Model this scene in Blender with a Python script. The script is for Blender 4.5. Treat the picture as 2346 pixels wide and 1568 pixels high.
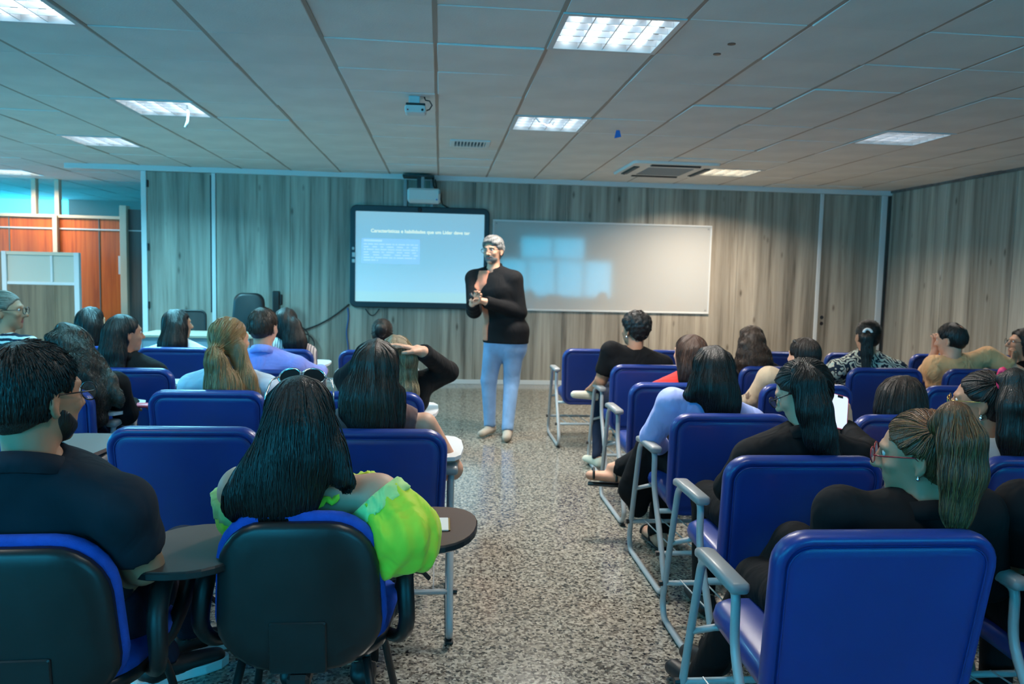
import bpy, math, random
import numpy as np
from mathutils import Vector, Matrix

random.seed(4)
for _o in list(bpy.data.objects):
    bpy.data.objects.remove(_o)
SC = bpy.context.scene
COL = SC.collection
PI = math.pi
EYE = 1.45            # height of the photographer's camera
CEIL = 2.74
BACK = 10.56          # y of the wall behind the lecturer
RIGHT = 6.17
REAR = -2.7           # wall with the windows, behind the camera

# ------------------------------------------------------------------ camera
FPX, PITCH, ROLL, YAW = 1813.27, 0.08244, 0.02325, 0.091486
_fw = np.array([math.sin(YAW) * math.cos(PITCH), math.cos(YAW) * math.cos(PITCH), -math.sin(PITCH)])
_r0 = np.array([math.cos(YAW), -math.sin(YAW), 0.0])
_u0 = np.cross(_r0, _fw)
_r = math.cos(ROLL) * _r0 + math.sin(ROLL) * _u0
_u = -math.sin(ROLL) * _r0 + math.cos(ROLL) * _u0
cam = bpy.data.cameras.new('camera')
cam.sensor_width = 36.0
cam.lens = FPX / 2346 * 36.0
cam.clip_start = 0.05
cam.dof.use_dof = True
cam.dof.focus_distance = 2.3
cam.dof.aperture_fstop = 5.2
camo = bpy.data.objects.new('camera', cam)
COL.objects.link(camo)
camo.matrix_world = Matrix(((_r[0], _u[0], -_fw[0], 0), (_r[1], _u[1], -_fw[1], 0), (_r[2], _u[2], -_fw[2], EYE), (0, 0, 0, 1)))
SC.camera = camo


def at(px, py, y):
    """the point at depth y that stands at a measured place of the photograph"""
    d = _fw + (px - 1173) / FPX * _r - (py - 784) / FPX * _u
    t = y / d[1]
    return np.array([d[0] * t, y, d[2] * t + EYE])


# ------------------------------------------------------------------ world, lights, exposure
SC.view_settings.view_transform = 'Standard'
SC.view_settings.look = 'None'
SC.view_settings.gamma = 1.0
SC.view_settings.use_curve_mapping = False
SC.view_settings.exposure = 0.0
SC.cycles.max_bounces = 6
SC.cycles.diffuse_bounces = 3
SC.cycles.glossy_bounces = 3
SC.cycles.transmission_bounces = 4
SC.cycles.transparent_max_bounces = 8
SC.cycles.caustics_reflective = False
SC.cycles.caustics_refractive = False
SC.cycles.sample_clamp_indirect = 4.0
SC.cycles.use_denoising = True
wd = bpy.data.worlds.new('daylight')
SC.world = wd
wd.use_nodes = True
_bg = wd.node_tree.nodes['Background']
_bg.inputs[0].default_value = (0.03, 0.60, 1.0, 1)
_bg.inputs[1].default_value = 8.2


def area(name, loc, size, energy, color, rot=(0, 0, 0), spread=180):
    l = bpy.data.lights.new(name, 'AREA')
    l.shape = 'RECTANGLE'
    l.size, l.size_y = size
    l.energy = energy
    l.color = color
    l.spread = math.radians(spread)
    o = bpy.data.objects.new(name, l)
    o.location = loc
    o.rotation_euler = rot
    COL.objects.link(o)
    return o


# daylight comes in through the real window openings; portals tell the renderer where they are
def portal(loc, size, rot):
    area('window_portal', loc, size, 1, (1, 1, 1), rot).data.cycles.is_portal = True


portal((3.47, REAR - 0.06, 1.43), (3.45, 1.14), (PI / 2, 0, PI))
portal((3.36, REAR - 0.06, 2.34), (1.97, 0.68), (PI / 2, 0, PI))
portal((-4.55, REAR - 0.06, 1.77), (7.3, 1.82), (PI / 2, 0, PI))
portal((-10.55, 8.8, 1.7), (8.0, 1.8), (PI / 2, 0, -PI / 2))
WARM = (1.0, 0.82, 0.63)
NEUT = (1.0, 0.93, 0.84)
COOL = (0.24, 0.78, 1.0)
# x, y, power, colour: the recessed fixtures of the ceiling, then one added lamp
FIXTURES = [(0.885, 4.20, 58, NEUT), (0.885, 6.66, 62, NEUT), (-2.19, 6.74, 95, COOL), (-3.43, 8.57, 125, COOL),
            (4.0, 6.76, 26, NEUT), (3.37, 9.23, 100, WARM), (-2.15, 4.20, 30, COOL), (-5.9, 11.9, 38, WARM),
            (-6.2, 9.0, 70, WARM)]  # added lamp outside the frame, warms the booth and the open floor
for _x, _y, _w, _c in FIXTURES:
    area('fixture_light', (_x, _y, CEIL - 0.035), (0.5, 0.5), _w, _c, spread=150)
# the next row of the same fixtures, over the last chairs and outside the frame
for _x in (-2.19, 0.885, 4.0):
    area('fixture_light', (_x, 1.70, CEIL - 0.035), (0.5, 0.5), 10, NEUT, spread=150)


# ------------------------------------------------------------------ materials
def nodes(m):
    return m.node_tree.nodes, m.node_tree.links


def mat(name, col, rough=0.6, metal=0.0, spec=0.5, bump=0.0, bscale=60.0, var=0.0, vscale=4.0, coat=0.0, sheen=0.0, emit=None, estr=0.0, alpha=None, trans=0.0):
    m = bpy.data.materials.new(name)
    m.use_nodes = True
    n, l = nodes(m)
    b = n['Principled BSDF']
    b.inputs['Base Color'].default_value = (*col, 1)
    b.inputs['Roughness'].default_value = rough
    b.inputs['Metallic'].default_value = metal
    b.inputs['Specular IOR Level'].default_value = spec
    b.inputs['Coat Weight'].default_value = coat
    b.inputs['Coat Roughness'].default_value = 0.12
    b.inputs['Sheen Weight'].default_value = sheen
    b.inputs['Transmission Weight'].default_value = trans
    if emit:
        b.inputs['Emission Color'].default_value = (*emit, 1)
        b.inputs['Emission Strength'].default_value = estr
    if alpha is not None:
        b.inputs['Alpha'].default_value = alpha
    tc = n.new('ShaderNodeTexCoord')
    if var:
        t = n.new('ShaderNodeTexNoise')
        t.inputs['Scale'].default_value = vscale
        t.inputs['Detail'].default_value = 3
        l.new(tc.outputs['Object'], t.inputs['Vector'])
        r = n.new('ShaderNodeValToRGB')
        r.color_ramp.elements[0].position = 0.3
        r.color_ramp.elements[1].position = 0.7
        r.color_ramp.elements[0].color = (*[c * (1 - var) for c in col], 1)
        r.color_ramp.elements[1].color = (*[min(1, c * (1 + var)) for c in col], 1)
        l.new(t.outputs['Fac'], r.inputs[0])
        l.new(r.outputs[0], b.inputs['Base Color'])
    if bump:
        t = n.new('ShaderNodeTexNoise')
        t.inputs['Scale'].default_value = bscale
        t.inputs['Detail'].default_value = 4
        l.new(tc.outputs['Object'], t.inputs['Vector'])
        bp = n.new('ShaderNodeBump')
        bp.inputs['Strength'].default_value = bump
        bp.inputs['Distance'].default_value = 0.01
        l.new(t.outputs['Fac'], bp.inputs['Height'])
        l.new(bp.outputs[0], b.inputs['Normal'])
    return m


def ramp(n, stops):
    r = n.new('ShaderNodeValToRGB')
    e = r.color_ramp.elements
    while len(e) < len(stops):
        e.new(0.5)
    for k, (p, c) in zip(e, stops):
        k.position = p
        k.color = (*c, 1)
    return r


def wood(name, dark, mid, light, scale=(11, 11, 0.45), rough=0.45, knots=True):
    """upright wood grain: stretched noise, with a few small knots"""
    m = bpy.data.materials.new(name)
    m.use_nodes = True
    n, l = nodes(m)
    b = n['Principled BSDF']
    b.inputs['Roughness'].default_value = rough
    tc = n.new('ShaderNodeTexCoord')
    mp = n.new('ShaderNodeMapping')
    mp.inputs['Scale'].default_value = scale
    l.new(tc.outputs['Object'], mp.inputs['Vector'])
    t = n.new('ShaderNodeTexNoise')
    t.inputs['Scale'].default_value = 1.0
    t.inputs['Detail'].default_value = 5
    t.inputs['Roughness'].default_value = 0.62
    t.inputs['Distortion'].default_value = 0.25
    l.new(mp.outputs[0], t.inputs['Vector'])
    r = ramp(n, [(0.30, dark), (0.46, mid), (0.62, light), (0.75, mid)])
    l.new(t.outputs['Fac'], r.inputs[0])
    out = r.outputs[0]
    # broad bands of the boards
    m2 = n.new('ShaderNodeMapping')
    m2.inputs['Scale'].default_value = (3.2, 3.2, 0.02)
    l.new(tc.outputs['Object'], m2.inputs['Vector'])
    t2 = n.new('ShaderNodeTexNoise')
    t2.inputs['Scale'].default_value = 1.0
    t2.inputs['Detail'].default_value = 2
    l.new(m2.outputs[0], t2.inputs['Vector'])
    r2 = ramp(n, [(0.38, (0.72, 0.72, 0.72)), (0.62, (1.1, 1.1, 1.1))])
    l.new(t2.outputs['Fac'], r2.inputs[0])
    mx = n.new('ShaderNodeMix')
    mx.data_type = 'RGBA'
    mx.blend_type = 'MULTIPLY'
    mx.inputs[0].default_value = 1.0
    l.new(out, mx.inputs[6])
    l.new(r2.outputs[0], mx.inputs[7])
    out = mx.outputs[2]
    if knots:
        m3 = n.new('ShaderNodeMapping')
        m3.inputs['Scale'].default_value = (5.0, 5.0, 1.9)
        l.new(tc.outputs['Object'], m3.inputs['Vector'])
        v = n.new('ShaderNodeTexVoronoi')
        v.inputs['Scale'].default_value = 1.0
        l.new(m3.outputs[0], v.inputs['Vector'])
        r3 = ramp(n, [(0.03, (0.25, 0.22, 0.2)), (0.12, (1, 1, 1))])
        l.new(v.outputs['Distance'], r3.inputs[0])
        mk = n.new('ShaderNodeMix')
        mk.data_type = 'RGBA'
        mk.blend_type = 'MULTIPLY'
        mk.inputs[0].default_value = 0.85
        l.new(out, mk.inputs[6])
        l.new(r3.outputs[0], mk.inputs[7])
        out = mk.outputs[2]
    l.new(out, b.inputs['Base Color'])
    return m


def granite():
    m = bpy.data.materials.new('granite')
    m.use_nodes = True
    n, l = nodes(m)
    b = n['Principled BSDF']
    b.inputs['Roughness'].default_value = 0.13
    b.inputs['Specular IOR Level'].default_value = 0.75
    tc = n.new('ShaderNodeTexCoord')
    v = n.new('ShaderNodeTexVoronoi')
    v.inputs['Scale'].default_value = 95
    l.new(tc.outputs['Object'], v.inputs['Vector'])
    r = ramp(n, [(0.0, (0.008, 0.008, 0.008)), (0.25, (0.16, 0.14, 0.115)), (0.5, (0.29, 0.26, 0.21)), (0.78, (0.44, 0.40, 0.33)), (1.0, (0.10, 0.09, 0.08))])
    sp = n.new('ShaderNodeSeparateColor')
    l.new(v.outputs['Color'], sp.inputs[0])
    l.new(sp.outputs[0], r.inputs[0])
    t = n.new('ShaderNodeTexNoise')
    t.inputs['Scale'].default_value = 26
    t.inputs['Detail'].default_value = 6
    t.inputs['Roughness'].default_value = 0.7
    l.new(tc.outputs['Object'], t.inputs['Vector'])
    r2 = ramp(n, [(0.36, (0.30, 0.29, 0.28)), (0.47, (1, 1, 1))])
    l.new(t.outputs['Fac'], r2.inputs[0])
    mx = n.new('ShaderNodeMix')
    mx.data_type = 'RGBA'
    mx.blend_type = 'MULTIPLY'
    mx.inputs[0].default_value = 0.85
    l.new(r.outputs[0], mx.inputs[6])
    l.new(r2.outputs[0], mx.inputs[7])
    l.new(mx.outputs[2], b.inputs['Base Color'])
    return m


def hairmat(name, dark, light, rough=0.37):
    """strands differ a little from each other"""
    m = bpy.data.materials.new(name)
    m.use_nodes = True
    n, l = nodes(m)
    b = n['Principled BSDF']
    b.inputs['Roughness'].default_value = rough
    b.inputs['Specular IOR Level'].default_value = 0.6
    g = n.new('ShaderNodeNewGeometry')
    r = ramp(n, [(0.0, dark), (0.72, tuple((a + c) / 2 for a, c in zip(dark, light))), (1.0, light)])
    l.new(g.outputs['Random Per Island'], r.inputs[0])
    tc = n.new('ShaderNodeTexCoord')
    mp = n.new('ShaderNodeMapping')
    mp.inputs['Scale'].default_value = (260, 260, 14)
    l.new(tc.outputs['Object'], mp.inputs['Vector'])
    t = n.new('ShaderNodeTexNoise')
    t.inputs['Scale'].default_value = 1.0
    t.inputs['Detail'].default_value = 3
    l.new(mp.outputs[0], t.inputs['Vector'])
    bp = n.new('ShaderNodeBump')
    bp.inputs['Strength'].default_value = 0.7
    bp.inputs['Distance'].default_value = 0.006
    l.new(t.outputs['Fac'], bp.inputs['Height'])
    l.new(bp.outputs[0], b.inputs['Normal'])
    l.new(r.outputs[0], b.inputs['Base Color'])
    return m


def cloth(name, col, rough=0.85, fold=0.55, var=0.12):
    """woven cloth: soft folds and a fine weave as relief"""
    m = mat(name, col, rough, spec=0.18 if max(col) < 0.06 else 0.25, var=var, vscale=9, sheen=0.0 if max(col) < 0.06 else 0.12)
    n, l = nodes(m)
    b = n['Principled BSDF']
    tc = n.new('ShaderNodeTexCoord')
    mp = n.new('ShaderNodeMapping')
    mp.inputs['Scale'].default_value = (1, 1, 0.55)
    l.new(tc.outputs['Object'], mp.inputs['Vector'])
    t = n.new('ShaderNodeTexNoise')
    t.inputs['Scale'].default_value = 11
    t.inputs['Detail'].default_value = 2
    t.inputs['Distortion'].default_value = 0.8
    l.new(mp.outputs[0], t.inputs['Vector'])
    bp = n.new('ShaderNodeBump')
    bp.inputs['Strength'].default_value = fold
    bp.inputs['Distance'].default_value = 0.03
    l.new(t.outputs['Fac'], bp.inputs['Height'])
    l.new(bp.outputs[0], b.inputs['Normal'])
    return m


def patterned(name, kind, c1, c2):
    """printed cloth: stripes, leaves or scattered motifs"""
    m = cloth(name, c1, var=0)
    n, l = nodes(m)
    b = n['Principled BSDF']
    tc = n.new('ShaderNodeTexCoord')
    mp = n.new('ShaderNodeMapping')
    l.new(tc.outputs['Object'], mp.inputs['Vector'])
    if kind == 'stripes':
        t = n.new('ShaderNodeTexWave')
        t.wave_type = 'BANDS'
        t.bands_direction = 'Z'
        t.inputs['Scale'].default_value = 11
        t.inputs['Distortion'].default_value = 1.6
        t.inputs['Detail Scale'].default_value = 1.5
        r = ramp(n, [(0.47, c1), (0.53, c2)])
        l.new(mp.outputs[0], t.inputs['Vector'])
        l.new(t.outputs['Fac'], r.inputs[0])
    elif kind == 'pinstripes':
        t = n.new('ShaderNodeTexWave')
        t.wave_type = 'BANDS'
        t.bands_direction = 'X'
        t.inputs['Scale'].default_value = 16
        t.inputs['Distortion'].default_value = 0.3
        r = ramp(n, [(0.16, c2), (0.26, c1)])
        l.new(mp.outputs[0], t.inputs['Vector'])
        l.new(t.outputs['Fac'], r.inputs[0])
    elif kind == 'leaves':
        t = n.new('ShaderNodeTexWave')
        t.wave_type = 'BANDS'
        t.bands_direction = 'DIAGONAL'
        t.inputs['Scale'].default_value = 7
        t.inputs['Distortion'].default_value = 22
        t.inputs['Detail'].default_value = 2.0
        t.inputs['Detail Scale'].default_value = 1.6
        r = ramp(n, [(0.44, c1), (0.52, c2), (0.9, c2), (0.97, (0.35, 0.5, 0.48))])
        l.new(mp.outputs[0], t.inputs['Vector'])
        l.new(t.outputs['Fac'], r.inputs[0])
    else:
        t = n.new('ShaderNodeTexVoronoi')
        t.inputs['Scale'].default_value = 8.5
        t.inputs['Randomness'].default_value = 0.75
        w = n.new('ShaderNodeTexNoise')
        w.inputs['Scale'].default_value = 60
        l.new(mp.outputs[0], t.inputs['Vector'])
        l.new(mp.outputs[0], w.inputs['Vector'])
        ad = n.new('ShaderNodeMath')
        ad.operation = 'MULTIPLY_ADD'
        ad.inputs[1].default_value = 0.35
        l.new(w.outputs['Fac'], ad.inputs[0])
        l.new(t.outputs['Distance'], ad.inputs[2])
        r = ramp(n, [(0.36, c2), (0.42, c1)])
        l.new(ad.outputs[0], r.inputs[0])
    l.new(r.outputs[0], b.inputs['Base Color'])
    return m


M = {}
M['granite'] = granite()
M['taupe'] = wood('taupe_wood', (0.125, 0.105, 0.085), (0.31, 0.275, 0.225), (0.42, 0.38, 0.32))
M['orange'] = wood('orange_wood', (0.26, 0.042, 0.006), (0.52, 0.10, 0.012), (0.62, 0.14, 0.02), (16, 16, 0.5), 0.4, False)
M['brownwood'] = wood('brown_wood', (0.10, 0.065, 0.035), (0.19, 0.13, 0.075), (0.27, 0.19, 0.115), (12, 12, 0.5), 0.5)
M['greywood'] = wood('grey_wood', (0.07, 0.065, 0.062), (0.115, 0.105, 0.10), (0.15, 0.14, 0.13), (16, 16, 0.5), 0.5, False)
M['tile'] = mat('mineral_tile', (0.76, 0.745, 0.72), 0.9, spec=0.2, bump=0.12, bscale=90, var=0.06, vscale=2.2)
M['tilegap'] = mat('ceiling_runner', (0.40, 0.33, 0.28), 0.8)
M['alu'] = mat('white_aluminium', (0.62, 0.64, 0.65), 0.38, spec=0.5)
M['cream'] = mat('cream_aluminium', (0.62, 0.54, 0.42), 0.4)
M['white'] = mat('white_paint', (0.72, 0.72, 0.70), 0.5)
M['plaster'] = mat('plaster', (0.42, 0.42, 0.40), 0.9)
M['enamel'] = mat('whiteboard_enamel', (0.475, 0.475, 0.465), 0.06, spec=0.9)
M['frameblack'] = mat('board_frame', (0.012, 0.02, 0.028), 0.35)
M['black'] = mat('black_plastic', (0.013, 0.013, 0.014), 0.42, bump=0.05, bscale=300)
M['blackshell'] = mat('black_shell', (0.016, 0.016, 0.017), 0.34, spec=0.5, bump=0.03, bscale=350, var=0.25, vscale=7)
M['blackcable'] = mat('black_cable', (0.012, 0.012, 0.013), 0.5)
M['bluecable'] = mat('blue_cable', (0.03, 0.10, 0.30), 0.5)
M['vinyl'] = mat('navy_vinyl', (0.008, 0.034, 0.215), 0.36, spec=0.55, bump=0.06, bscale=420, var=0.10, vscale=3, coat=0.15)
M['bluefabric'] = mat('blue_fabric', (0.03, 0.095, 0.50), 0.95, spec=0.2, bump=0.4, bscale=600, var=0.15, vscale=30)
M['steel'] = mat('grey_enamelled_steel', (0.40, 0.42, 0.43), 0.30, spec=0.6)
M['pad'] = mat('grey_armrest', (0.27, 0.28, 0.285), 0.36, spec=0.5)
M['tablet'] = mat('white_laminate', (0.68, 0.68, 0.69), 0.4)
M['greytablet'] = mat('grey_laminate', (0.17, 0.14, 0.13), 0.6, spec=0.2)
M['browntablet'] = mat('brown_laminate', (0.115, 0.075, 0.062), 0.62, spec=0.15, bump=0.05, bscale=500)
M['projector'] = mat('projector_shell', (0.62, 0.63, 0.62), 0.45)
M['lens'] = mat('dark_glass', (0.02, 0.02, 0.025), 0.1)
M['louver'] = mat('louver_aluminium', (0.75, 0.77, 0.80), 0.3, metal=0.6)
M['tube_cool'] = mat('lit_tubes', (0.9, 0.9, 0.9), 0.5, emit=(0.80, 0.93, 1.0), estr=3.2)
M['tube_dim'] = mat('dim_tubes', (0.8, 0.8, 0.8), 0.5, emit=(0.88, 0.95, 1.0), estr=2.2)
M['tube_warm'] = mat('warm_tubes', (0.9, 0.85, 0.7), 0.5, emit=(1.0, 0.82, 0.55), estr=4.0)
M['glass'] = mat('pane_glass', (0.25, 0.30, 0.30), 0.04, spec=0.6, alpha=0.12)
M['clearglass'] = mat('window_glass', (0.9, 0.97, 1.0), 0.03, spec=0.5, alpha=0.08)
M['frosted'] = mat('frosted_film', (0.52, 0.50, 0.42), 0.35)
M['desk'] = mat('desk_panel', (0.24, 0.33, 0.40), 0.5)
M['desktop'] = mat('desk_top', (0.42, 0.36, 0.28), 0.45)
M['meshback'] = mat('mesh_fabric', (0.03, 0.03, 0.032), 0.8, alpha=0.75)
M['gold'] = mat('gold_wire', (0.7, 0.45, 0.15), 0.25, metal=1)
M['silver'] = mat('silver', (0.8, 0.82, 0.85), 0.15, metal=1)
M['redframe'] = mat('red_frame', (0.30, 0.01, 0.02), 0.3)
M['blackframe'] = mat('black_frame', (0.01, 0.01, 0.012), 0.25)
M['tint'] = mat('lens_tint', (0.55, 0.5, 0.7), 0.06, alpha=0.35)
M['darklens'] = mat('sunglass_lens', (0.01, 0.012, 0.015), 0.05)
M['eyewhite'] = mat('eye', (0.75, 0.74, 0.72), 0.2)
M['iris'] = mat('iris', (0.03, 0.015, 0.01), 0.2)
M['lips'] = mat('lips', (0.36, 0.12, 0.10), 0.5)
M['pinkplastic'] = mat('pink_case', (0.75, 0.10, 0.16), 0.4)
M['pinkband'] = mat('pink_hair_tie', (0.85, 0.03, 0.12), 0.6)
M['phone_lit'] = mat('lit_screen', (0.8, 0.8, 0.85), 0.2, emit=(0.85, 0.85, 1.0), estr=0.75)
M['paper'] = mat('paper', (0.75, 0.75, 0.74), 0.8)
M['bluetape'] = mat('blue_tape', (0.02, 0.17, 0.62), 0.5)
M['whiteplast'] = mat('white_sole', (0.75, 0.76, 0.76), 0.5)


# ------------------------------------------------------------------ mesh helpers
def link(name, me, m=None, parent=None, label=None, smooth=False):
    if m is not None and not me.materials:
        me.materials.append(m)
    if smooth:
        me.polygons.foreach_set('use_smooth', [True] * len(me.polygons))
    o = bpy.data.objects.new(name, me)
    COL.objects.link(o)
    if parent is not None:
        o.parent = parent
    if label:
        o['label'] = label
    return o


def tag(o, label, cat, group=None):
    o['label'] = label
    o['category'] = cat
    if group:
        o['group'] = group
    return o


def thing(name, label, cat, loc=(0, 0, 0), rz=0.0, group=None):
    o = bpy.data.objects.new(name, None)
    o.empty_display_size = 0.1
    COL.objects.link(o)
    o.location = loc
    o.rotation_euler = (0, 0, rz)
    return tag(o, label, cat, group)


def struct(o):
    o['kind'] = 'structure'
    return o


class MB:
    def __init__(s):
        s.v, s.f, s.mi = [], [], []

    def add(s, vs, fs, mi=0):
        k = len(s.v)
        s.v.extend([tuple(map(float, p)) for p in vs])
        s.f.extend([tuple(int(i) + k for i in f) for f in fs])
        s.mi.extend([mi] * len(fs))
        return s

    def box(s, lo, hi, c=0.0, mi=0):
        lo, hi = np.array(lo, float), np.array(hi, float)
        if c <= 0:
            p = [(x, y, z) for x in (lo[0], hi[0]) for y in (lo[1], hi[1]) for z in (lo[2], hi[2])]
            return s.add(p, [(0, 1, 3, 2), (4, 6, 7, 5), (0, 4, 5, 1), (2, 3, 7, 6), (0, 2, 6, 4), (1, 5, 7, 3)], mi)
        c = min(c, *(0.49 * (hi - lo)))
        vs, idx = [], {}
        for sx in (0, 1):
            for sy in (0, 1):
                for sz in (0, 1):
                    for ax in range(3):
                        q = [(lo, hi)[t][i] for i, t in enumerate((sx, sy, sz))]
                        for i, t in enumerate((sx, sy, sz)):
                            if i != ax:
                                q[i] += c * (1 - 2 * t)
                        idx[sx, sy, sz, ax] = len(vs)
                        vs.append(q)
        fs = []
        for ax in range(3):
            a, b = [i for i in range(3) if i != ax]
            for t in (0, 1):
                def key(u, w):
                    k = [0, 0, 0]
                    k[ax], k[a], k[b] = t, u, w
                    return idx[k[0], k[1], k[2], ax]
                fs.append((key(0, 0), key(1, 0), key(1, 1), key(0, 1)))
        for ax in range(3):
            a, b = [i for i in range(3) if i != ax]
            for u in (0, 1):
                for w in (0, 1):
                    def k2(t, which):
                        k = [0, 0, 0]
                        k[ax], k[a], k[b] = t, u, w
                        return idx[k[0], k[1], k[2], which]
                    fs.append((k2(0, a), k2(1, a), k2(1, b), k2(0, b)))
        for sx in (0, 1):
            for sy in (0, 1):
                for sz in (0, 1):
                    fs.append(tuple(idx[sx, sy, sz, ax] for ax in range(3)))
        return s.add(vs, fs, mi)

    def tube(s, pts, r, n=8, closed=False, flat=None, mi=0, caps=True):
        P = np.array(pts, float)
        m = len(P)
        R = np.full(m, r, float) if np.isscalar(r) else np.array(r, float)
        T = np.zeros_like(P)
        for i in range(m):
            a = P[(i - 1) % m] if (closed or i > 0) else P[i]
            b = P[(i + 1) % m] if (closed or i < m - 1) else P[i]
            T[i] = (b - a) / (np.linalg.norm(b - a) + 1e-9)
        up = np.array([0, 0, 1.0]) if abs(T[0][2]) < 0.9 else np.array([1.0, 0, 0])
        N = np.cross(T[0], up)
        N /= np.linalg.norm(N)
        vs = []
        for i in range(m):
            N = N - T[i] * np.dot(N, T[i])
            N /= np.linalg.norm(N) + 1e-9
            B = np.cross(T[i], N)
            for k in range(n):
                a = 2 * PI * k / n
                vs.append(P[i] + R[i] * (math.cos(a) * N + math.sin(a) * B))
        fs = []
        for i in range(m if closed else m - 1):
            j = (i + 1) % m
            for k in range(n):
                k2 = (k + 1) % n
                fs.append((i * n + k, i * n + k2, j * n + k2, j * n + k))
        if not closed and caps:
            fs.append(tuple(range(n))[::-1])
            fs.append(tuple((m - 1) * n + k for k in range(n)))
        return s.add(vs, fs, mi)

    def rings(s, rings, cap0=True, cap1=True, mi=0):
        n = len(rings[0])
        vs = [p for r in rings for p in r]
        fs = []
        for i in range(len(rings) - 1):
            for k in range(n):
                k2 = (k + 1) % n
                fs.append((i * n + k, i * n + k2, (i + 1) * n + k2, (i + 1) * n + k))
        if cap0:
            fs.append(tuple(range(n))[::-1])
        if cap1:
            fs.append(tuple((len(rings) - 1) * n + k for k in range(n)))
        return s.add(vs, fs, mi)

    def ball(s, c, r, nu=10, nv=7, mi=0):
        r = np.array(r, float) * np.ones(3)
        vs = [np.array(c) + r * (0, 0, 1)]
        for i in range(1, nv):
            th = PI * i / nv
            for k in range(nu):
                ph = 2 * PI * k / nu
                vs.append(np.array(c) + r * (math.sin(th) * math.cos(ph), math.sin(th) * math.sin(ph), math.cos(th)))
        vs.append(np.array(c) - r * (0, 0, 1))
        fs = []
        for k in range(nu):
            k2 = (k + 1) % nu
            fs.append((0, 1 + k, 1 + k2))
            for i in range(nv - 2):
                a = 1 + i * nu
                fs.append((a + k, a + nu + k, a + nu + k2, a + k2))
            a = 1 + (nv - 2) * nu
            fs.append((a + k, len(vs) - 1, a + k2))
        return s.add(vs, fs, mi)

    def mesh(s, name='m'):
        me = bpy.data.meshes.new(name)
        me.from_pydata(s.v, [], s.f)
        if any(s.mi):
            me.polygons.foreach_set('material_index', s.mi)
        me.update()
        return me

    def build(s, name, m=None, parent=None, label=None, smooth=False):
        return link(name, s.mesh(name), m, parent, label, smooth)


def bx(name, lo, hi, m, parent=None, c=0.0, label=None):
    return MB().box(lo, hi, c).build(name, m, parent, label)


def children(o):
    return [c for c in bpy.data.objects if c.parent is o]


def copy_tree(o, kids, parent=None):
    """a thing with copies of its parts and sub-parts; kids maps an object to its children"""
    c = o.copy()
    COL.objects.link(c)
    if parent is not None:
        c.parent = parent
    for ch in kids.get(o.name, ()):
        copy_tree(ch, kids, c)
    return c


def kidmap(root):
    k = {}
    for o in bpy.data.objects:
        if o.parent is not None:
            k.setdefault(o.parent.name, []).append(o)
    return k


def rrect(w, h, r, n=5, wt=None, squash=0):
    """rounded rectangle outline round the origin, wt: width at the top edge"""
    pts = []
    wt = w if wt is None else wt
    for cx, cy, a0 in ((1, 1, 0), (-1, 1, 90), (-1, -1, 180), (1, -1, 270)):
        ww = wt if cy > 0 else w
        for i in range(n + 1):
            a = math.radians(a0 + 90 * i / n)
            pts.append((cx * (ww / 2 - r) + r * math.cos(a), cy * (h / 2 - r) + r * math.sin(a)))
    return pts

# ------------------------------------------------------------------ the room
TX0, TY0, TS = -3.175, 4.565, 0.6250
floor = struct(bx('floor', (-10.5, REAR - 0.2, -0.1), (RIGHT + 0.2, 16.4, 0), M['granite']))
ceiling = struct(bx('ceiling', (-10.5, REAR - 0.2, CEIL + 0.13), (RIGHT + 0.2, 16.4, CEIL + 0.25), M['tilegap']))
lit_cells = {}
for x, y, w, c in FIXTURES:
    lit_cells[(math.floor((x - TX0) / TS), math.floor((y - TY0) / TS))] = (x, y, w, c)
rr = random.Random(7)
tile_me = MB().box((-0.303, -0.3105, -0.010), (0.303, 0.3105, 0.010), 0.004).mesh('tile')
tile_me.materials.append(M['tile'])
far = MB()
for i in range(-12, 15):
    for j in range(-12, 19):
        if (i, j) in lit_cells:
            continue
        cx, cy = TX0 + (i + 0.5) * TS, TY0 + (j + 0.5) * TS
        if cx > RIGHT or cy < REAR:
            continue
        dz = rr.uniform(-0.003, 0.004)
        if -4 <= i and -3 <= j <= 9:
            o = link('tile', tile_me, parent=ceiling)
            o.location = (cx, cy, CEIL + 0.010 + dz)
            o.rotation_euler = (rr.gauss(0, 0.006), rr.gauss(0, 0.004), 0)
        else:
            far.box((cx - 0.303, cy - 0.3105, CEIL + dz), (cx + 0.303, cy + 0.3105, CEIL + 0.02 + dz))
o = far.build('distant_tiles', M['tile'], ceiling)
o['kind'] = 'stuff'
rn = MB()
for i in range(-12, 16):
    x = TX0 + i * TS
    rn.box((x - 0.0125, REAR, CEIL + 0.0015), (x + 0.012, 16.3, CEIL + 0.03))
rn.build('runners', M['tilegap'], ceiling)['kind'] = 'stuff'

# wall behind the lecturer: tall boards with recessed joints
wall_back = struct(bx('wall_back', (-3.77, BACK + 0.012, 0), (RIGHT + 0.1, BACK + 0.14, CEIL + 0.1), M['greywood']))
seams = [-2.88, -1.95, -0.76, 0.44, 1.64, 2.84, 4.03, 5.17]
for a, b in zip(seams[:-1], seams[1:]):
    bx('panel', (a + 0.002, BACK - 0.006, 0.06), (b - 0.002, BACK + 0.012, CEIL - 0.06), M['taupe'], wall_back, 0.002)
wall_right = struct(bx('wall_right', (RIGHT + 0.012, REAR, 0), (RIGHT + 0.14, BACK + 0.1, CEIL + 0.1), M['greywood']))
y = BACK - 0.06
while y > 3:
    bx('panel', (RIGHT - 0.006, y - 1.195, 0.06), (RIGHT + 0.012, y - 0.001, CEIL - 0.03), M['taupe'], wall_right, 0.002)
    y -= 1.2
bx('panel', (RIGHT - 0.006, REAR, 0.06), (RIGHT + 0.012, y - 0.001, CEIL - 0.03), M['taupe'], wall_right, 0.002)
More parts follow.
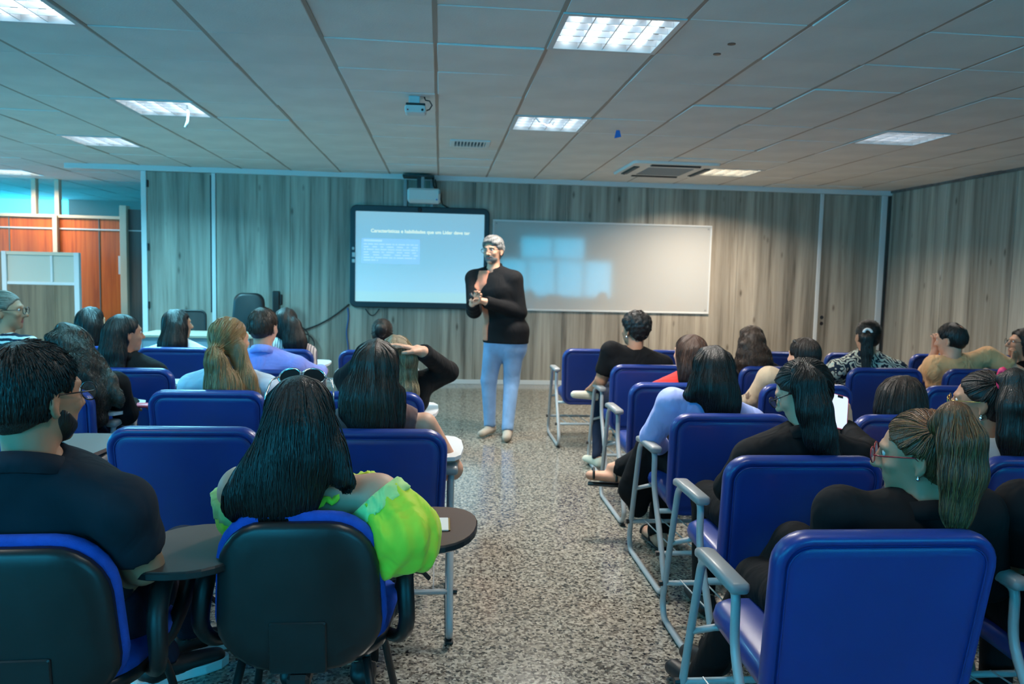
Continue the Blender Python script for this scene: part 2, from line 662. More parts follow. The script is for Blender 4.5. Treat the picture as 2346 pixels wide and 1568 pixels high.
struct(bx('trim_1', (-4.71, BACK - 0.06, CEIL - 0.062), (RIGHT, BACK + 0.10, CEIL + 0.004), M['alu'], c=0.003))
struct(bx('trim_2', (-3.80, BACK - 0.03, 0), (-3.735, BACK + 0.12, CEIL - 0.062), M['alu'], c=0.003))
struct(bx('trim_3', (-2.935, BACK - 0.02, 0), (-2.885, BACK + 0.03, CEIL - 0.062), M['alu'], c=0.003))
struct(bx('trim_4', (5.165, BACK - 0.02, 0), (5.215, BACK + 0.03, CEIL - 0.062), M['alu'], c=0.003))
struct(bx('trim_5', (6.045, BACK - 0.03, 0), (6.125, BACK + 0.03, CEIL - 0.062), M['alu'], c=0.003))
struct(bx('trim_6', (RIGHT - 0.03, REAR, CEIL - 0.03), (RIGHT + 0.012, BACK - 0.06, CEIL + 0.004), M['greywood']))
struct(bx('baseboard_back', (-2.88, BACK - 0.022, 0), (5.165, BACK + 0.012, 0.06), M['alu'], c=0.003))
struct(bx('baseboard_right', (RIGHT - 0.022, REAR, 0), (RIGHT + 0.012, BACK - 0.03, 0.06), M['alu'], c=0.003))
# the two flush doors at its ends
door_1 = struct(bx('door_1', (-3.735, BACK - 0.012, 0.01), (-2.935, BACK + 0.01, CEIL - 0.064), M['taupe'], c=0.003))
for z in (2.52, 1.72, 0.98):
    MB().tube([(-3.722, BACK - 0.022, z - 0.045), (-3.722, BACK - 0.022, z + 0.045)], 0.014, 8).build('hinge', M['black'], door_1, smooth=False)
MB().tube([(-2.945, BACK - 0.016, 0.9), (-2.945, BACK - 0.016, CEIL - 0.09)], 0.008, 6).build('seal', M['black'], door_1)
door_2 = struct(bx('door_2', (5.215, BACK - 0.012, 0.01), (6.045, BACK + 0.01, CEIL - 0.064), M['taupe'], c=0.003))
for z in (0.985, 0.90):
    MB().tube([(5.275, BACK - 0.016, z), (5.275, BACK + 0.002, z)], 0.026, 12).build('lock_hole', M['lens'], door_2)

# wall with the windows, behind the camera
wall_rear = struct(bx('wall_rear', (-10.5, REAR - 0.2, 0), (RIGHT + 0.2, REAR, 0.86), M['plaster']))
bx('header', (-10.5, REAR - 0.2, 2.68), (RIGHT + 0.2, REAR, CEIL + 0.13), M['plaster'], wall_rear)
for a, b, z0, z1 in ((5.2, RIGHT + 0.2, 0.86, 2.68), (-0.9, 1.75, 0.86, 2.68), (1.75, 2.38, 2.0, 2.68), (4.35, 5.2, 2.0, 2.68), (-10.5, -8.2, 0.86, 2.68)):
    bx('pier', (a, REAR - 0.2, z0), (b, REAR, z1), M['plaster'], wall_rear)


def window(n, x0, x1, z0, z1, cols, mid=None):
    w = struct(bpy.data.objects.new('window_%d' % n, None))
    COL.objects.link(w)
    f = MB()
    y0, y1 = REAR - 0.13, REAR - 0.07
    for k in range(cols + 1):
        x = x0 + (x1 - x0) * k / cols
        f.box((x - 0.03, y0, z0), (x + 0.03, y1, z1))
    for z in [z0, z1] + ([mid] if mid else []):
        f.box((x0, y0, z - 0.03), (x1, y1, z + 0.03))
    f.build('window_frame', M['alu'], w)
    for k in range(cols):
        a, b = x0 + (x1 - x0) * k / cols, x0 + (x1 - x0) * (k + 1) / cols
        bx('pane', (a + 0.03, REAR - 0.105, z0 + 0.03), (b - 0.03, REAR - 0.097, z1 - 0.03), M['clearglass'], w)


window(1, 1.75, 5.2, 0.86, 2.0, 4)
window(2, 2.38, 4.35, 2.0, 2.68, 2)
window(3, -8.2, -0.9, 0.86, 2.68, 6, 2.0)

# the open floor at the left: glazed wood partitions far behind
far_wall = struct(bx('wall_far', (-10.5, 12.5, 0), (-3.4, 12.6, 2.17), M['orange']))
for x in (-9.4, -8.4, -7.4, -6.4, -5.78, -5.12):
    bx('joint', (x - 0.008, 12.488, 0.0), (x + 0.008, 12.501, 2.17), M['greywood'], far_wall)
bx('rail', (-10.5, 12.485, 2.0), (-3.4, 12.501, 2.02), M['alu'], far_wall)
struct(bx('trim_7', (-10.5, 12.47, 2.17), (-3.4, 12.63, 2.215), M['cream'], c=0.003))
wf = struct(bpy.data.objects.new('window_4', None))
COL.objects.link(wf)
for a, b in ((-10.4, -8.5), (-8.5, -6.05), (-6.05, -5.72), (-5.72, -3.4)):
    bx('pane', (a + 0.03, 12.54, 2.215), (b - 0.03, 12.55, CEIL), M['glass'], wf)
    bx('upright', (b - 0.03, 12.50, 2.215), (b + 0.03, 12.60, CEIL), M['cream'], wf)
struct(bx('trim_8', (-5.755, 12.42, 0), (-5.69, 12.50, 2.2), M['cream'], c=0.003))
struct(bx('wall_outer', (-10.5, 16.2, 0), (-3.4, 16.4, 1.0), M['plaster']))
struct(bx('wall_inner', (-7.2, 16.2, 1.0), (-3.4, 16.4, CEIL + 0.1), M['plaster']))
struct(bx('wall_end', (-3.5, BACK + 0.14, 0), (-3.4, 16.4, CEIL + 0.1), M['plaster']))
struct(bx('wall_side', (-4.62, 12.28, 0), (-3.5, 12.36, 2.31), M['greywood']))
bx('rail', (-4.62, 12.268, 1.99), (-3.5, 12.281, 2.005), M['alu'], bpy.data.objects['wall_side'])
struct(bx('trim_9', (-4.71, 12.2, 0), (-4.615, 12.36, 2.36), M['cream'], c=0.004))
MB().box((-4.745, 12.22, 1.35), (-4.71, 12.26, 1.62), 0.004).build('door_handle', M['alu'], bpy.data.objects['trim_9'])
wl = struct(bx('wall_left', (-10.7, REAR, 0), (-10.5, 16.4, 0.8), M['plaster']))
bx('header', (-10.7, REAR, 2.6), (-10.5, 16.4, CEIL + 0.13), M['plaster'], wl)
for y in (REAR, 1.5, 5.2, 12.5, 15.9):
    bx('pier', (-10.7, y, 0.8), (-10.5, y + 0.5, 2.6), M['plaster'], wl)

# ------------------------------------------------------------------ ceiling fixtures
FIX_LABELS = ['bright square ceiling light nearest over the aisle, louvred and fully lit',
              'bright square ceiling light over the middle of the aisle, before the whiteboard',
              'bluish ceiling light with a white strip dangling from it',
              'bluish ceiling light over the open floor, next to the end of the long white beam',
              'pale ceiling light with dim sparkling louvres near the plain wooden wall',
              'warm yellow ceiling light beside the air conditioning cassette',
              'bright ceiling light cut off by the corner of the ceiling above the polo shirt man',
              'faint warm ceiling light above the far orange partition',
              'added warm ceiling light, out of view, that warms the glazed booth']
lv = MB()
for k in range(1, 4):
    x = -0.28 + 0.56 * k / 4
    lv.box((x - 0.003, -0.28, 0.0), (x + 0.003, 0.28, 0.035))
for k in range(1, 5):
    y = -0.28 + 0.56 * k / 5
    lv.box((-0.28, y - 0.003, 0.0), (0.28, y + 0.003, 0.030))
lv_me = lv.mesh('louver')
lv_me.materials.append(M['louver'])
fr = MB()
for a, b in (((-0.31, -0.31, -0.006), (0.31, -0.28, 0.05)), ((-0.31, 0.28, -0.006), (0.31, 0.31, 0.05)), ((-0.31, -0.28, -0.006), (-0.28, 0.28, 0.05)), ((0.28, -0.28, -0.006), (0.31, 0.28, 0.05))):
    fr.box(a, b)
fr_me = fr.mesh('frame')
fr_me.materials.append(M['alu'])
for k, (x, y, w, c) in enumerate(FIXTURES):
    i, j = math.floor((x - TX0) / TS), math.floor((y - TY0) / TS)
    cx, cy = TX0 + (i + 0.5) * TS, TY0 + (j + 0.5) * TS
    t = thing('ceiling_light', FIX_LABELS[k], 'ceiling light', (cx, cy, CEIL), group='recessed ceiling lights')
    link('frame', fr_me, parent=t)
    tm = M['tube_dim'] if k == 4 else M['tube_warm'] if k in (5, 7, 8) else M['tube_cool']
    bx('reflector', (-0.28, -0.28, 0.075), (0.28, 0.28, 0.082), M['louver'], t)
    for q in range(4):
        xx = -0.21 + 0.14 * q
        MB().tube([(xx, -0.27, 0.052), (xx, 0.27, 0.052)], 0.030 if k != 4 else 0.022, 8).build('lamp_tube', tm, t, smooth=False)
    link('louver', lv_me, parent=t)

# white strip that hangs from the third light
p0 = np.array([-2.02, 6.60, CEIL])
tag(MB().tube([p0 + (0, 0, 0.0), p0 + (0.01, 0.0, -0.06), p0 + (0.005, 0.0, -0.12), p0 + (-0.01, 0, -0.17)], [0.006, 0.008, 0.008, 0.012], 6).build('hanging_strip', M['paper'], smooth=True),
    'thin white strip dangling from the bluish ceiling light', 'strip')
p0 = np.array([0.80, 6.52, CEIL])
tag(MB().tube([p0 + (-0.05, 0, 0), p0 + (-0.02, 0, -0.03), p0 + (0.05, 0.05, -0.05), p0 + (0.10, 0.10, -0.03), p0 + (0.12, 0.12, 0)], 0.006, 6).build('loose_wire', M['alu'], smooth=True),
    'loose wire loop under the light over the middle of the aisle', 'wire')
q = MB()
q.rings([[(1.50, 6.9, CEIL), (1.53, 6.9, CEIL), (1.53, 6.905, CEIL), (1.50, 6.905, CEIL)], [(1.485, 6.9, CEIL - 0.07), (1.545, 6.9, CEIL - 0.055), (1.545, 6.905, CEIL - 0.055), (1.485, 6.905, CEIL - 0.07)]])
tag(q.build('paper_scrap', M['bluetape']), 'small blue scrap hanging from a ceiling tile', 'scrap')
q = MB().box((-3.98, 6.62, CEIL - 0.04), (-3.95, 6.64, CEIL + 0.003))
tag(q.build('paper_scrap', M['paper']), 'small white scrap stuck to the ceiling at the far edge of the room', 'scrap')
for x, y in ((1.555, 4.30), (1.545, 4.50)):
    MB().tube([(x, y, CEIL - 0.004), (x, y, CEIL + 0.006)], 0.022, 12).build('cable_hole', M['black'], ceiling)

# small supply grille
t = thing('ceiling_vent', 'small white air grille with dark slots in a ceiling tile', 'vent', (0.265, 7.87, CEIL))
f = MB()
for a, b in (((-0.19, -0.19), (0.19, -0.15)), ((-0.19, 0.15), (0.19, 0.19)), ((-0.19, -0.15), (-0.15, 0.15)), ((0.15, -0.15), (0.19, 0.15))):
    f.box((*a, -0.014), (*b, 0.004), 0.003)
f.build('frame', M['white'], t)
bx('backing', (-0.15, -0.15, -0.003), (0.15, 0.15, 0.001), M['lens'], t)
for k in range(9):
    xx = -0.13 + k * 0.0325
    MB().box((xx, -0.15, -0.012), (xx + 0.010, 0.15, -0.002)).build('slat', M['white'], t)

# air conditioning cassette
t = thing('air_conditioner', 'white four-way air conditioning cassette in the ceiling', 'air conditioner', (2.56, 9.10, CEIL - 0.002))
body = MB()
o1 = [(x, y, 0.0) for x, y in rrect(0.98, 1.10, 0.05, 3)]
o2 = [(x, y, -0.028) for x, y in rrect(0.96, 1.08, 0.05, 3)]
o3 = [(x, y, -0.034) for x, y in rrect(0.60, 0.66, 0.03, 3)]
body.rings([o1, o2, o3], True, True)
body.build('panel', M['white'], t)
for ang, L in ((0, 0.56), (90, 0.62), (180, 0.56), (270, 0.62)):
    a = math.radians(ang)
    ca, sa = math.cos(a), math.sin(a)
    d = 0.405 if ang in (90, 270) else 0.445
    m = MB().box((-L / 2, d - 0.036, -0.040), (L / 2, d + 0.036, -0.030), 0.003)
    m.v = [(x * ca - y * sa, x * sa + y * ca, z) for x, y, z in m.v]
    s = m.build('air_slot', M['lens'], t)
    m = MB().box((-L / 2, d - 0.010, -0.047), (L / 2, d + 0.010, -0.039), 0.002)
    m.v = [(x * ca - y * sa, x * sa + y * ca, z) for x, y, z in m.v]
    m.build('flap', M['greytablet'], s)
g = MB()
for k in range(13):
    yy = -0.27 + k * 0.045
    g.box((-0.26, yy, -0.042), (0.26, yy + 0.022, -0.033))
g.build('intake_grille', M['pad'], t)['kind'] = 'stuff'

# little white device under the ceiling
t = thing('access_point', 'small white box device hung under the ceiling with a short black cable', 'device', (-0.20, 5.92, CEIL - 0.10))
r0 = [(x, -0.05 + 0, z) for x, z in rrect(0.155, 0.06, 0.02, 4)]
MB().rings([[(x * 0.9, -0.06, z * 0.8) for x, _, z in r0], [(x, -0.045, z) for x, _, z in r0], [(x, 0.05, z) for x, _, z in r0], [(x * 0.9, 0.06, z * 0.8) for x, _, z in r0]]).build('shell', M['projector'], t, smooth=False)
MB().box((-0.07, -0.045, 0.03), (0.07, 0.05, 0.045), 0.004).build('top_plate', M['black'], t)
MB().box((-0.05, -0.02, 0.044), (0.03, 0.03, 0.10), 0.004).build('bracket', M['alu'], t)
MB().tube([(0.075, 0, 0.0), (0.10, 0, 0.01), (0.118, 0, 0.04), (0.10, 0, 0.07), (0.07, 0, 0.075), (0.06, 0, 0.10)], 0.005, 6).build('cable', M['blackcable'], t, smooth=True)
MB().ball((-0.055, -0.061, -0.008), 0.006).build('indicator', M['redframe'], t)
MB().ball((0.05, -0.060, -0.006), 0.009).build('lens', M['lens'], t)

# ------------------------------------------------------------------ interactive board and its projector
t = thing('interactive_board', 'black framed interactive board showing a projected slide', 'board', (-0.274, BACK, 1.668))
BW, BH = 1.812, 1.33
yo = -0.006
R1 = [(x, yo - 0.0, z) for x, z in rrect(BW, BH, 0.085, 6)]
R2 = [(x, yo - 0.045, z) for x, z in rrect(BW, BH, 0.085, 6)]
R3 = [(x, yo - 0.055, z) for x, z in rrect(BW - 0.02, BH - 0.02, 0.08, 6)]
R4 = [(x, yo - 0.055, z) for x, z in rrect(BW - 0.135, BH - 0.155, 0.012, 6)]
R5 = [(x, yo - 0.035, z) for x, z in rrect(BW - 0.14, BH - 0.16, 0.010, 6)]
MB().rings([R1, R2, R3, R4, R5], True, False).build('frame', M['frameblack'], t)
SW, SH = BW - 0.138, BH - 0.158
scr = bpy.data.materials.new('slide')
scr.use_nodes = True
n, l = nodes(scr)
b = n['Principled BSDF']
b.inputs['Base Color'].default_value = (0.5, 0.5, 0.5, 1)
b.inputs['Roughness'].default_value = 0.5
tc = n.new('ShaderNodeTexCoord')
sx = n.new('ShaderNodeSeparateXYZ')
l.new(tc.outputs['Generated'], sx.inputs[0])
rp = ramp(n, [(0.0, (0.33, 0.66, 0.72)), (0.105, (0.31, 0.66, 0.74)), (0.125, (0.27, 0.62, 0.85)), (0.45, (0.22, 0.56, 0.78)), (0.8, (0.20, 0.47, 0.66)), (1.0, (0.22, 0.46, 0.60))])
l.new(sx.outputs[2], rp.inputs[0])
l.new(rp.outputs[0], b.inputs['Emission Color'])
b.inputs['Emission Strength'].default_value = 0.72
M['slide'] = scr
M['slide_box'] = mat('slide_box', (0.4, 0.45, 0.5), 0.5, emit=(0.25, 0.58, 1.0), estr=0.80)
M['slide_title'] = mat('slide_title', (0.5, 0.5, 0.4), 0.5, emit=(0.80, 0.95, 0.78), estr=0.85)
M['slide_text'] = mat('slide_text', (0.5, 0.5, 0.5), 0.5, emit=(0.42, 0.74, 1.0), estr=0.85)
screen = bx('screen', (-SW / 2, -0.046, -SH / 2), (SW / 2, -0.036, SH / 2), M['slide'], t, label='projected pale blue slide')
U = lambda u: -SW / 2 + SW * u
V = lambda v: SH / 2 - SH * v
bx('slide_box', (U(0.047), -0.0475, V(0.573)), (U(0.498), -0.0455, V(0.298)), M['slide_box'], screen)
fc = bpy.data.curves.new('slide_title', 'FONT')
fc.body = 'Caracter\u00edsticas e habilidades que um L\u00edder deve ter'
fc.size = 0.10
fc.align_x = 'CENTER'
fc.align_y = 'CENTER'
fc.offset = 0.0018
fc.materials.append(M['slide_title'])
fo = bpy.data.objects.new('slide_title', fc)
COL.objects.link(fo)
fo.parent = screen
fo.rotation_euler = (PI / 2, 0, 0)
bpy.context.view_layer.update()
fo.scale = (SW * 0.77 / max(0.1, fo.dimensions.x),) * 3
fo.location = (U(0.502), -0.0485, V(0.213))
bpy.context.view_layer.update()
_tm = bpy.data.meshes.new_from_object(fo.evaluated_get(bpy.context.evaluated_depsgraph_get()))
to = link('slide_title', _tm, M['slide_title'], screen)
to.location, to.rotation_euler, to.scale = fo.location, fo.rotation_euler, fo.scale
bpy.data.objects.remove(fo)
to.name = 'slide_title'
tx = MB()
rr = random.Random(3)
for k, v in enumerate((0.321, 0.360, 0.390, 0.419, 0.449, 0.479, 0.509, 0.538)):
    u, end = 0.064, (0.205 if k == 0 else 0.175 if k == 7 else 0.482)
    if k == 0:
        tx.box((U(u), -0.0485, V(v + 0.010)), (U(end), -0.0476, V(v - 0.010)))
        continue
    while u < end - 0.01:
        w = min(rr.uniform(0.014, 0.060), end - u)
        tx.box((U(u), -0.0485, V(v + 0.006)), (U(u + w), -0.0476, V(v - 0.006)))
        u += w + (0.008 if k not in (2, 4, 5) else rr.uniform(0.012, 0.035))
tx.build('slide_paragraph', M['slide_text'], screen)['kind'] = 'stuff'
for z, w in ((0.10, 0.018), (0.02, 0.030), (-0.06, 0.024)):
    MB().box((-BW / 2 + 0.028, -0.070, z - w), (-BW / 2 + 0.028 + 1.6 * w, -0.058, z + w), 0.005).build('button', M['alu'], t)
MB().ball((-0.01, -0.062, BH / 2 - 0.04), (0.03, 0.012, 0.035)).build('sensor', M['lens'], t)

t = thing('wall_projector', 'white short-throw projector on a steel bracket above the interactive board', 'projector', (-0.22, BACK, 2.45))
MB().box((-0.215, -0.42, -0.085), (0.20, -0.12, 0.085), 0.025).build('shell', M['projector'], t)
MB().ball((0.155, -0.425, -0.055), 0.010).build('indicator', M['bluetape'], t)
MB().box((0.175, -0.43, 0.02), (0.20, -0.40, 0.06), 0.004).build('vent', M['pad'], t)
for x, rz in ((-0.255, 0), (0.09, 0)):
    MB().box((x - 0.022, -0.05, -0.14), (x + 0.022, -0.012, 0.235), 0.003).build('post', M['pad'], t)
MB().box((-0.28, -0.30, 0.235), (0.12, -0.012, 0.262), 0.003).build('crossbar', M['black'], t)
MB().box((-0.10, -0.28, 0.08), (-0.05, -0.2, 0.24), 0.003).build('hanger', M['black'], t)
MB().box((-0.045, -0.30, 0.08), (-0.005, -0.2, 0.24), 0.003).build('hanger', M['pad'], t)
MB().tube([(0.13, -0.2, 0.22), (0.15, -0.15, 0.12), (0.2, -0.06, 0.02), (0.23, -0.03, -0.08), (0.33, -0.03, -0.13)], 0.011, 6).build('cable', M['blackcable'], t, smooth=True)
MB().tube([(0.10, -0.25, 0.25), (0.11, -0.22, 0.14), (0.15, -0.2, 0.09)], 0.014, 6).build('cable', M['blackcable'], t, smooth=True)

# whiteboard
t = thing('whiteboard', 'long white glossy whiteboard in a thin aluminium frame', 'whiteboard', (2.165, BACK, 1.60))
bx('surface', (-1.47, -0.024, -0.575), (1.47, -0.008, 0.575), M['enamel'], t)
for a, b in (((-1.49, -0.034, 0.575), (1.49, -0.006, 0.60)), ((-1.49, -0.034, -0.60), (1.49, -0.006, -0.575)), ((-1.49, -0.034, -0.575), (-1.47, -0.006, 0.575)), ((1.47, -0.034, -0.575), (1.49, -0.006, 0.575))):
    MB().box(a, b, 0.004).build('frame', M['alu'], t)
for x in (-1.44, 1.44):
    for z in (-0.55, 0.55):
        MB().tube([(x, -0.030, z), (x, -0.022, z)], 0.012, 8).build('fixing', M['pad'], t)

# cables on the wall
a0 = np.array([-1.19, BACK - 0.02, 1.04])
pts = [a0 + (-0.62 * s, 0, -0.36 * s - 0.05 * math.sin(PI * s)) for s in np.linspace(0, 1, 9)]
tag(MB().tube(pts, 0.010, 6).build('cable', M['blackcable'], smooth=True), 'black cable slanting down the wall from the lower corner of the interactive board', 'cable')
a1 = np.array([-1.21, BACK - 0.02, 0.99])
pts = [a1 + (0.012 * math.sin(9 * s), 0, -0.62 * s) for s in np.linspace(0, 1, 14)]
tag(MB().tube(pts, 0.009, 6).build('cable', M['bluecable'], smooth=True), 'blue cable hanging straight down under the interactive board', 'cable')
pts = [np.array([-0.98 + 0.18 * s, BACK - 0.02, 0.985 - 0.09 * math.sin(PI * s)]) for s in np.linspace(0, 1, 8)]
tag(MB().tube(pts, 0.007, 6).build('cable', M['blackcable'], smooth=True), 'short black cable loop sagging under the bottom edge of the interactive board', 'cable')
coil = MB()
rr = random.Random(9)
for k in range(9):
    c0 = np.array([-1.84 + rr.uniform(-0.13, 0.10), BACK - 0.05 - 0.012 * k, 0.52 + rr.uniform(-0.12, 0.12)])
    R_ = rr.uniform(0.10, 0.21)
    e = rr.uniform(0.75, 1.2)
    coil.tube([c0 + (R_ * math.cos(q), 0.01 * math.sin(2 * q), R_ * e * math.sin(q)) for q in np.linspace(0, 2 * PI, 26)[:-1]], 0.009, 5, closed=True, mi=(1 if k in (2, 6) else 0))
cm = coil.mesh('cable_coil')
cm.materials.append(M['blackcable'])
cm.materials.append(M['bluecable'])
tag(link('cable_coil', cm, smooth=True), 'tangled coil of black and blue cable hung low on the wall', 'cable')

# furniture by the wall
t = thing('column_speaker', 'slim black column standing against the wall beside the cable coil', 'speaker', (-2.07, 10.28, 0))
MB().box((-0.045, -0.045, 0.02), (0.045, 0.045, 1.20), 0.012).build('tower', M['black'], t)
MB().box((-0.16, -0.14, 0.0), (0.16, 0.14, 0.025), 0.006).build('base', M['black'], t)
MB().box((0.04, -0.03, 1.02), (0.075, 0.03, 1.16), 0.01).build('microphone_clip', M['black'], t)

t = thing('desk', 'blue grey front desk with a pale wooden top', 'desk', (-2.55, 8.8, 0))
MB().box((-0.6, -0.32, 0.735), (0.6, 0.32, 0.765), 0.004).build('top', M['desktop'], t)
bx('front_panel', (-0.56, -0.28, 0.06), (0.56, -0.26, 0.735), M['desk'], t)
for x in (-0.56, 0.53):
    bx('side_panel', (x, -0.30, 0), (x + 0.03, 0.30, 0.735), M['desk'], t)


def swivel_base(t):
    for k in range(5):
        a = 2 * PI * k / 5 + 0.3
        l_ = MB().tube([(0, 0, 0.10), (0.16 * math.cos(a), 0.16 * math.sin(a), 0.095), (0.29 * math.cos(a), 0.29 * math.sin(a), 0.065)], [0.026, 0.022, 0.016], 8).build('leg', M['black'], t)
        MB().ball((0.29 * math.cos(a), 0.29 * math.sin(a), 0.027), (0.027, 0.027, 0.027)).build('caster', M['black'], l_)
    MB().tube([(0, 0, 0.08), (0, 0, 0.42)], 0.028, 10).build('gas_column', M['black'], t)


t = thing('swivel_chair', 'black high-backed swivel chair standing behind the desk', 'chair', (-2.30, 9.60, 0), PI)
swivel_base(t)
MB().rings([[(x, y, z) for x, y in rrect(0.5 - d, 0.48 - d, 0.12, 5)] for z, d in ((0.42, 0.05), (0.43, 0), (0.49, 0), (0.505, 0.06))]).build('seat', M['black'], t, smooth=True)
MB().rings([[(x, -0.20 + yy, 0.83 + z) for x, z in rrect(0.44 - d, 0.70 - d, 0.11, 6, 0.36 - d)] for yy, d in ((-0.05, 0.05), (-0.04, 0), (0.0, 0), (0.015, 0.06))]).build('backrest', M['black'], t, smooth=True)
MB().rings([[(x, -0.215 + yy, 0.80 + z) for x, z in rrect(0.34 - d, 0.36 - d, 0.09, 6)] for yy, d in ((-0.05, 0.05), (-0.048, 0), (0.0, 0))]).build('back_pad', M['blackshell'], t, smooth=True)
MB().box((-0.04, -0.24, 0.40), (0.04, -0.20, 0.6), 0.01).build('back_bracket', M['black'], t)
t = thing('mesh_chair', 'low mesh-backed swivel chair standing behind the desk by the door', 'chair', (-2.98, 9.45, 0), PI)
swivel_base(t)
MB().rings([[(x, y, z) for x, y in rrect(0.48 - d, 0.46 - d, 0.12, 5)] for z, d in ((0.42, 0.05), (0.43, 0), (0.48, 0), (0.495, 0.06))]).build('seat', M['black'], t, smooth=True)
MB().tube([(x, -0.22, 0.76 + z) for x, z in rrect(0.42, 0.40, 0.06, 5)], 0.014, 6, closed=True).build('back_frame', M['black'], t, smooth=True)
bx('back_mesh', (-0.2, -0.224, 0.57), (0.2, -0.216, 0.95), M['meshback'], t)
MB().tube([(-0.14, -0.235, 0.60), (0.0, -0.25, 0.62), (0.14, -0.235, 0.60)], 0.016, 6).build('lumbar_bar', M['black'], t, smooth=True)
MB().box((-0.03, -0.26, 0.40), (0.03, -0.225, 0.6), 0.01).build('back_bracket', M['black'], t)

# glazed low booth on the open floor
t = thing('booth_partition', 'low wooden booth partition with a two-pane window, by the orange wall', 'partition', (-5.0, 10.9, 0))
bx('panel', (-0.62, -0.02, 0.05), (-0.03, 0.02, 1.20), M['brownwood'], t, 0.003)
bx('panel', (-0.03, -0.02, 0.05), (0.24, 0.02, 1.20), M['brownwood'], t, 0.003)
for a, b in (((-0.68, -0.03, 0), (-0.62, 0.03, 1.63)), ((0.22, -0.035, 0), (0.285, 0.035, 1.63)), ((-0.62, -0.025, 1.585), (0.22, 0.025, 1.63)), ((-0.62, -0.025, 1.20), (0.22, 0.025, 1.24)), ((-0.08, -0.022, 1.24), (-0.05, 0.022, 1.585))):
    MB().box(a, b, 0.004).build('frame', M['cream'] if b[2] > 1.6 and a[2] > 1 else M['alu'], t)
bx('pane', (-0.62, -0.006, 1.24), (-0.08, 0.006, 1.585), M['frosted'], t)
bx('pane', (-0.05, -0.006, 1.24), (0.22, 0.006, 1.585), M['frosted'], t)
MB().box((-1.1, -0.03, 0.0), (-0.68, 0.03, 1.62), 0.004).build('side_panel', M['brownwood'], t)

# ------------------------------------------------------------------ auditorium chairs
def pad(w, h, rad, layers, wt=None, n=6):
    """padded panel: rings of a rounded outline, (inset, depth) from back to front"""
    return [[(x, y, z) for x, z in rrect(w - 2 * i, h - 2 * i, max(0.012, rad - i), n, (wt or w) - 2 * i)] for i, y in layers]


def tilt(m, ang, loc):
    c, s = math.cos(ang), math.sin(ang)
    m.v = [(x + loc[0], y * c - z * s + loc[1], y * s + z * c + loc[2]) for x, y, z in m.v]
    return m


def smooth_path(pts, n=4, r=0.05):
    """polyline with its corners rounded"""
    P = [np.array(p, float) for p in pts]
    out = [P[0]]
    for i in range(1, len(P) - 1):
        a, b, c = P[i - 1], P[i], P[i + 1]
        la, lc = np.linalg.norm(a - b), np.linalg.norm(c - b)
        rr_ = min(r, la * 0.45, lc * 0.45)
        p0, p1 = b + (a - b) / la * rr_, b + (c - b) / lc * rr_
        for t in np.linspace(0, 1, n):
            out.append((1 - t) ** 2 * p0 + 2 * t * (1 - t) * b + t * t * p1)
    out.append(P[-1])
    return out


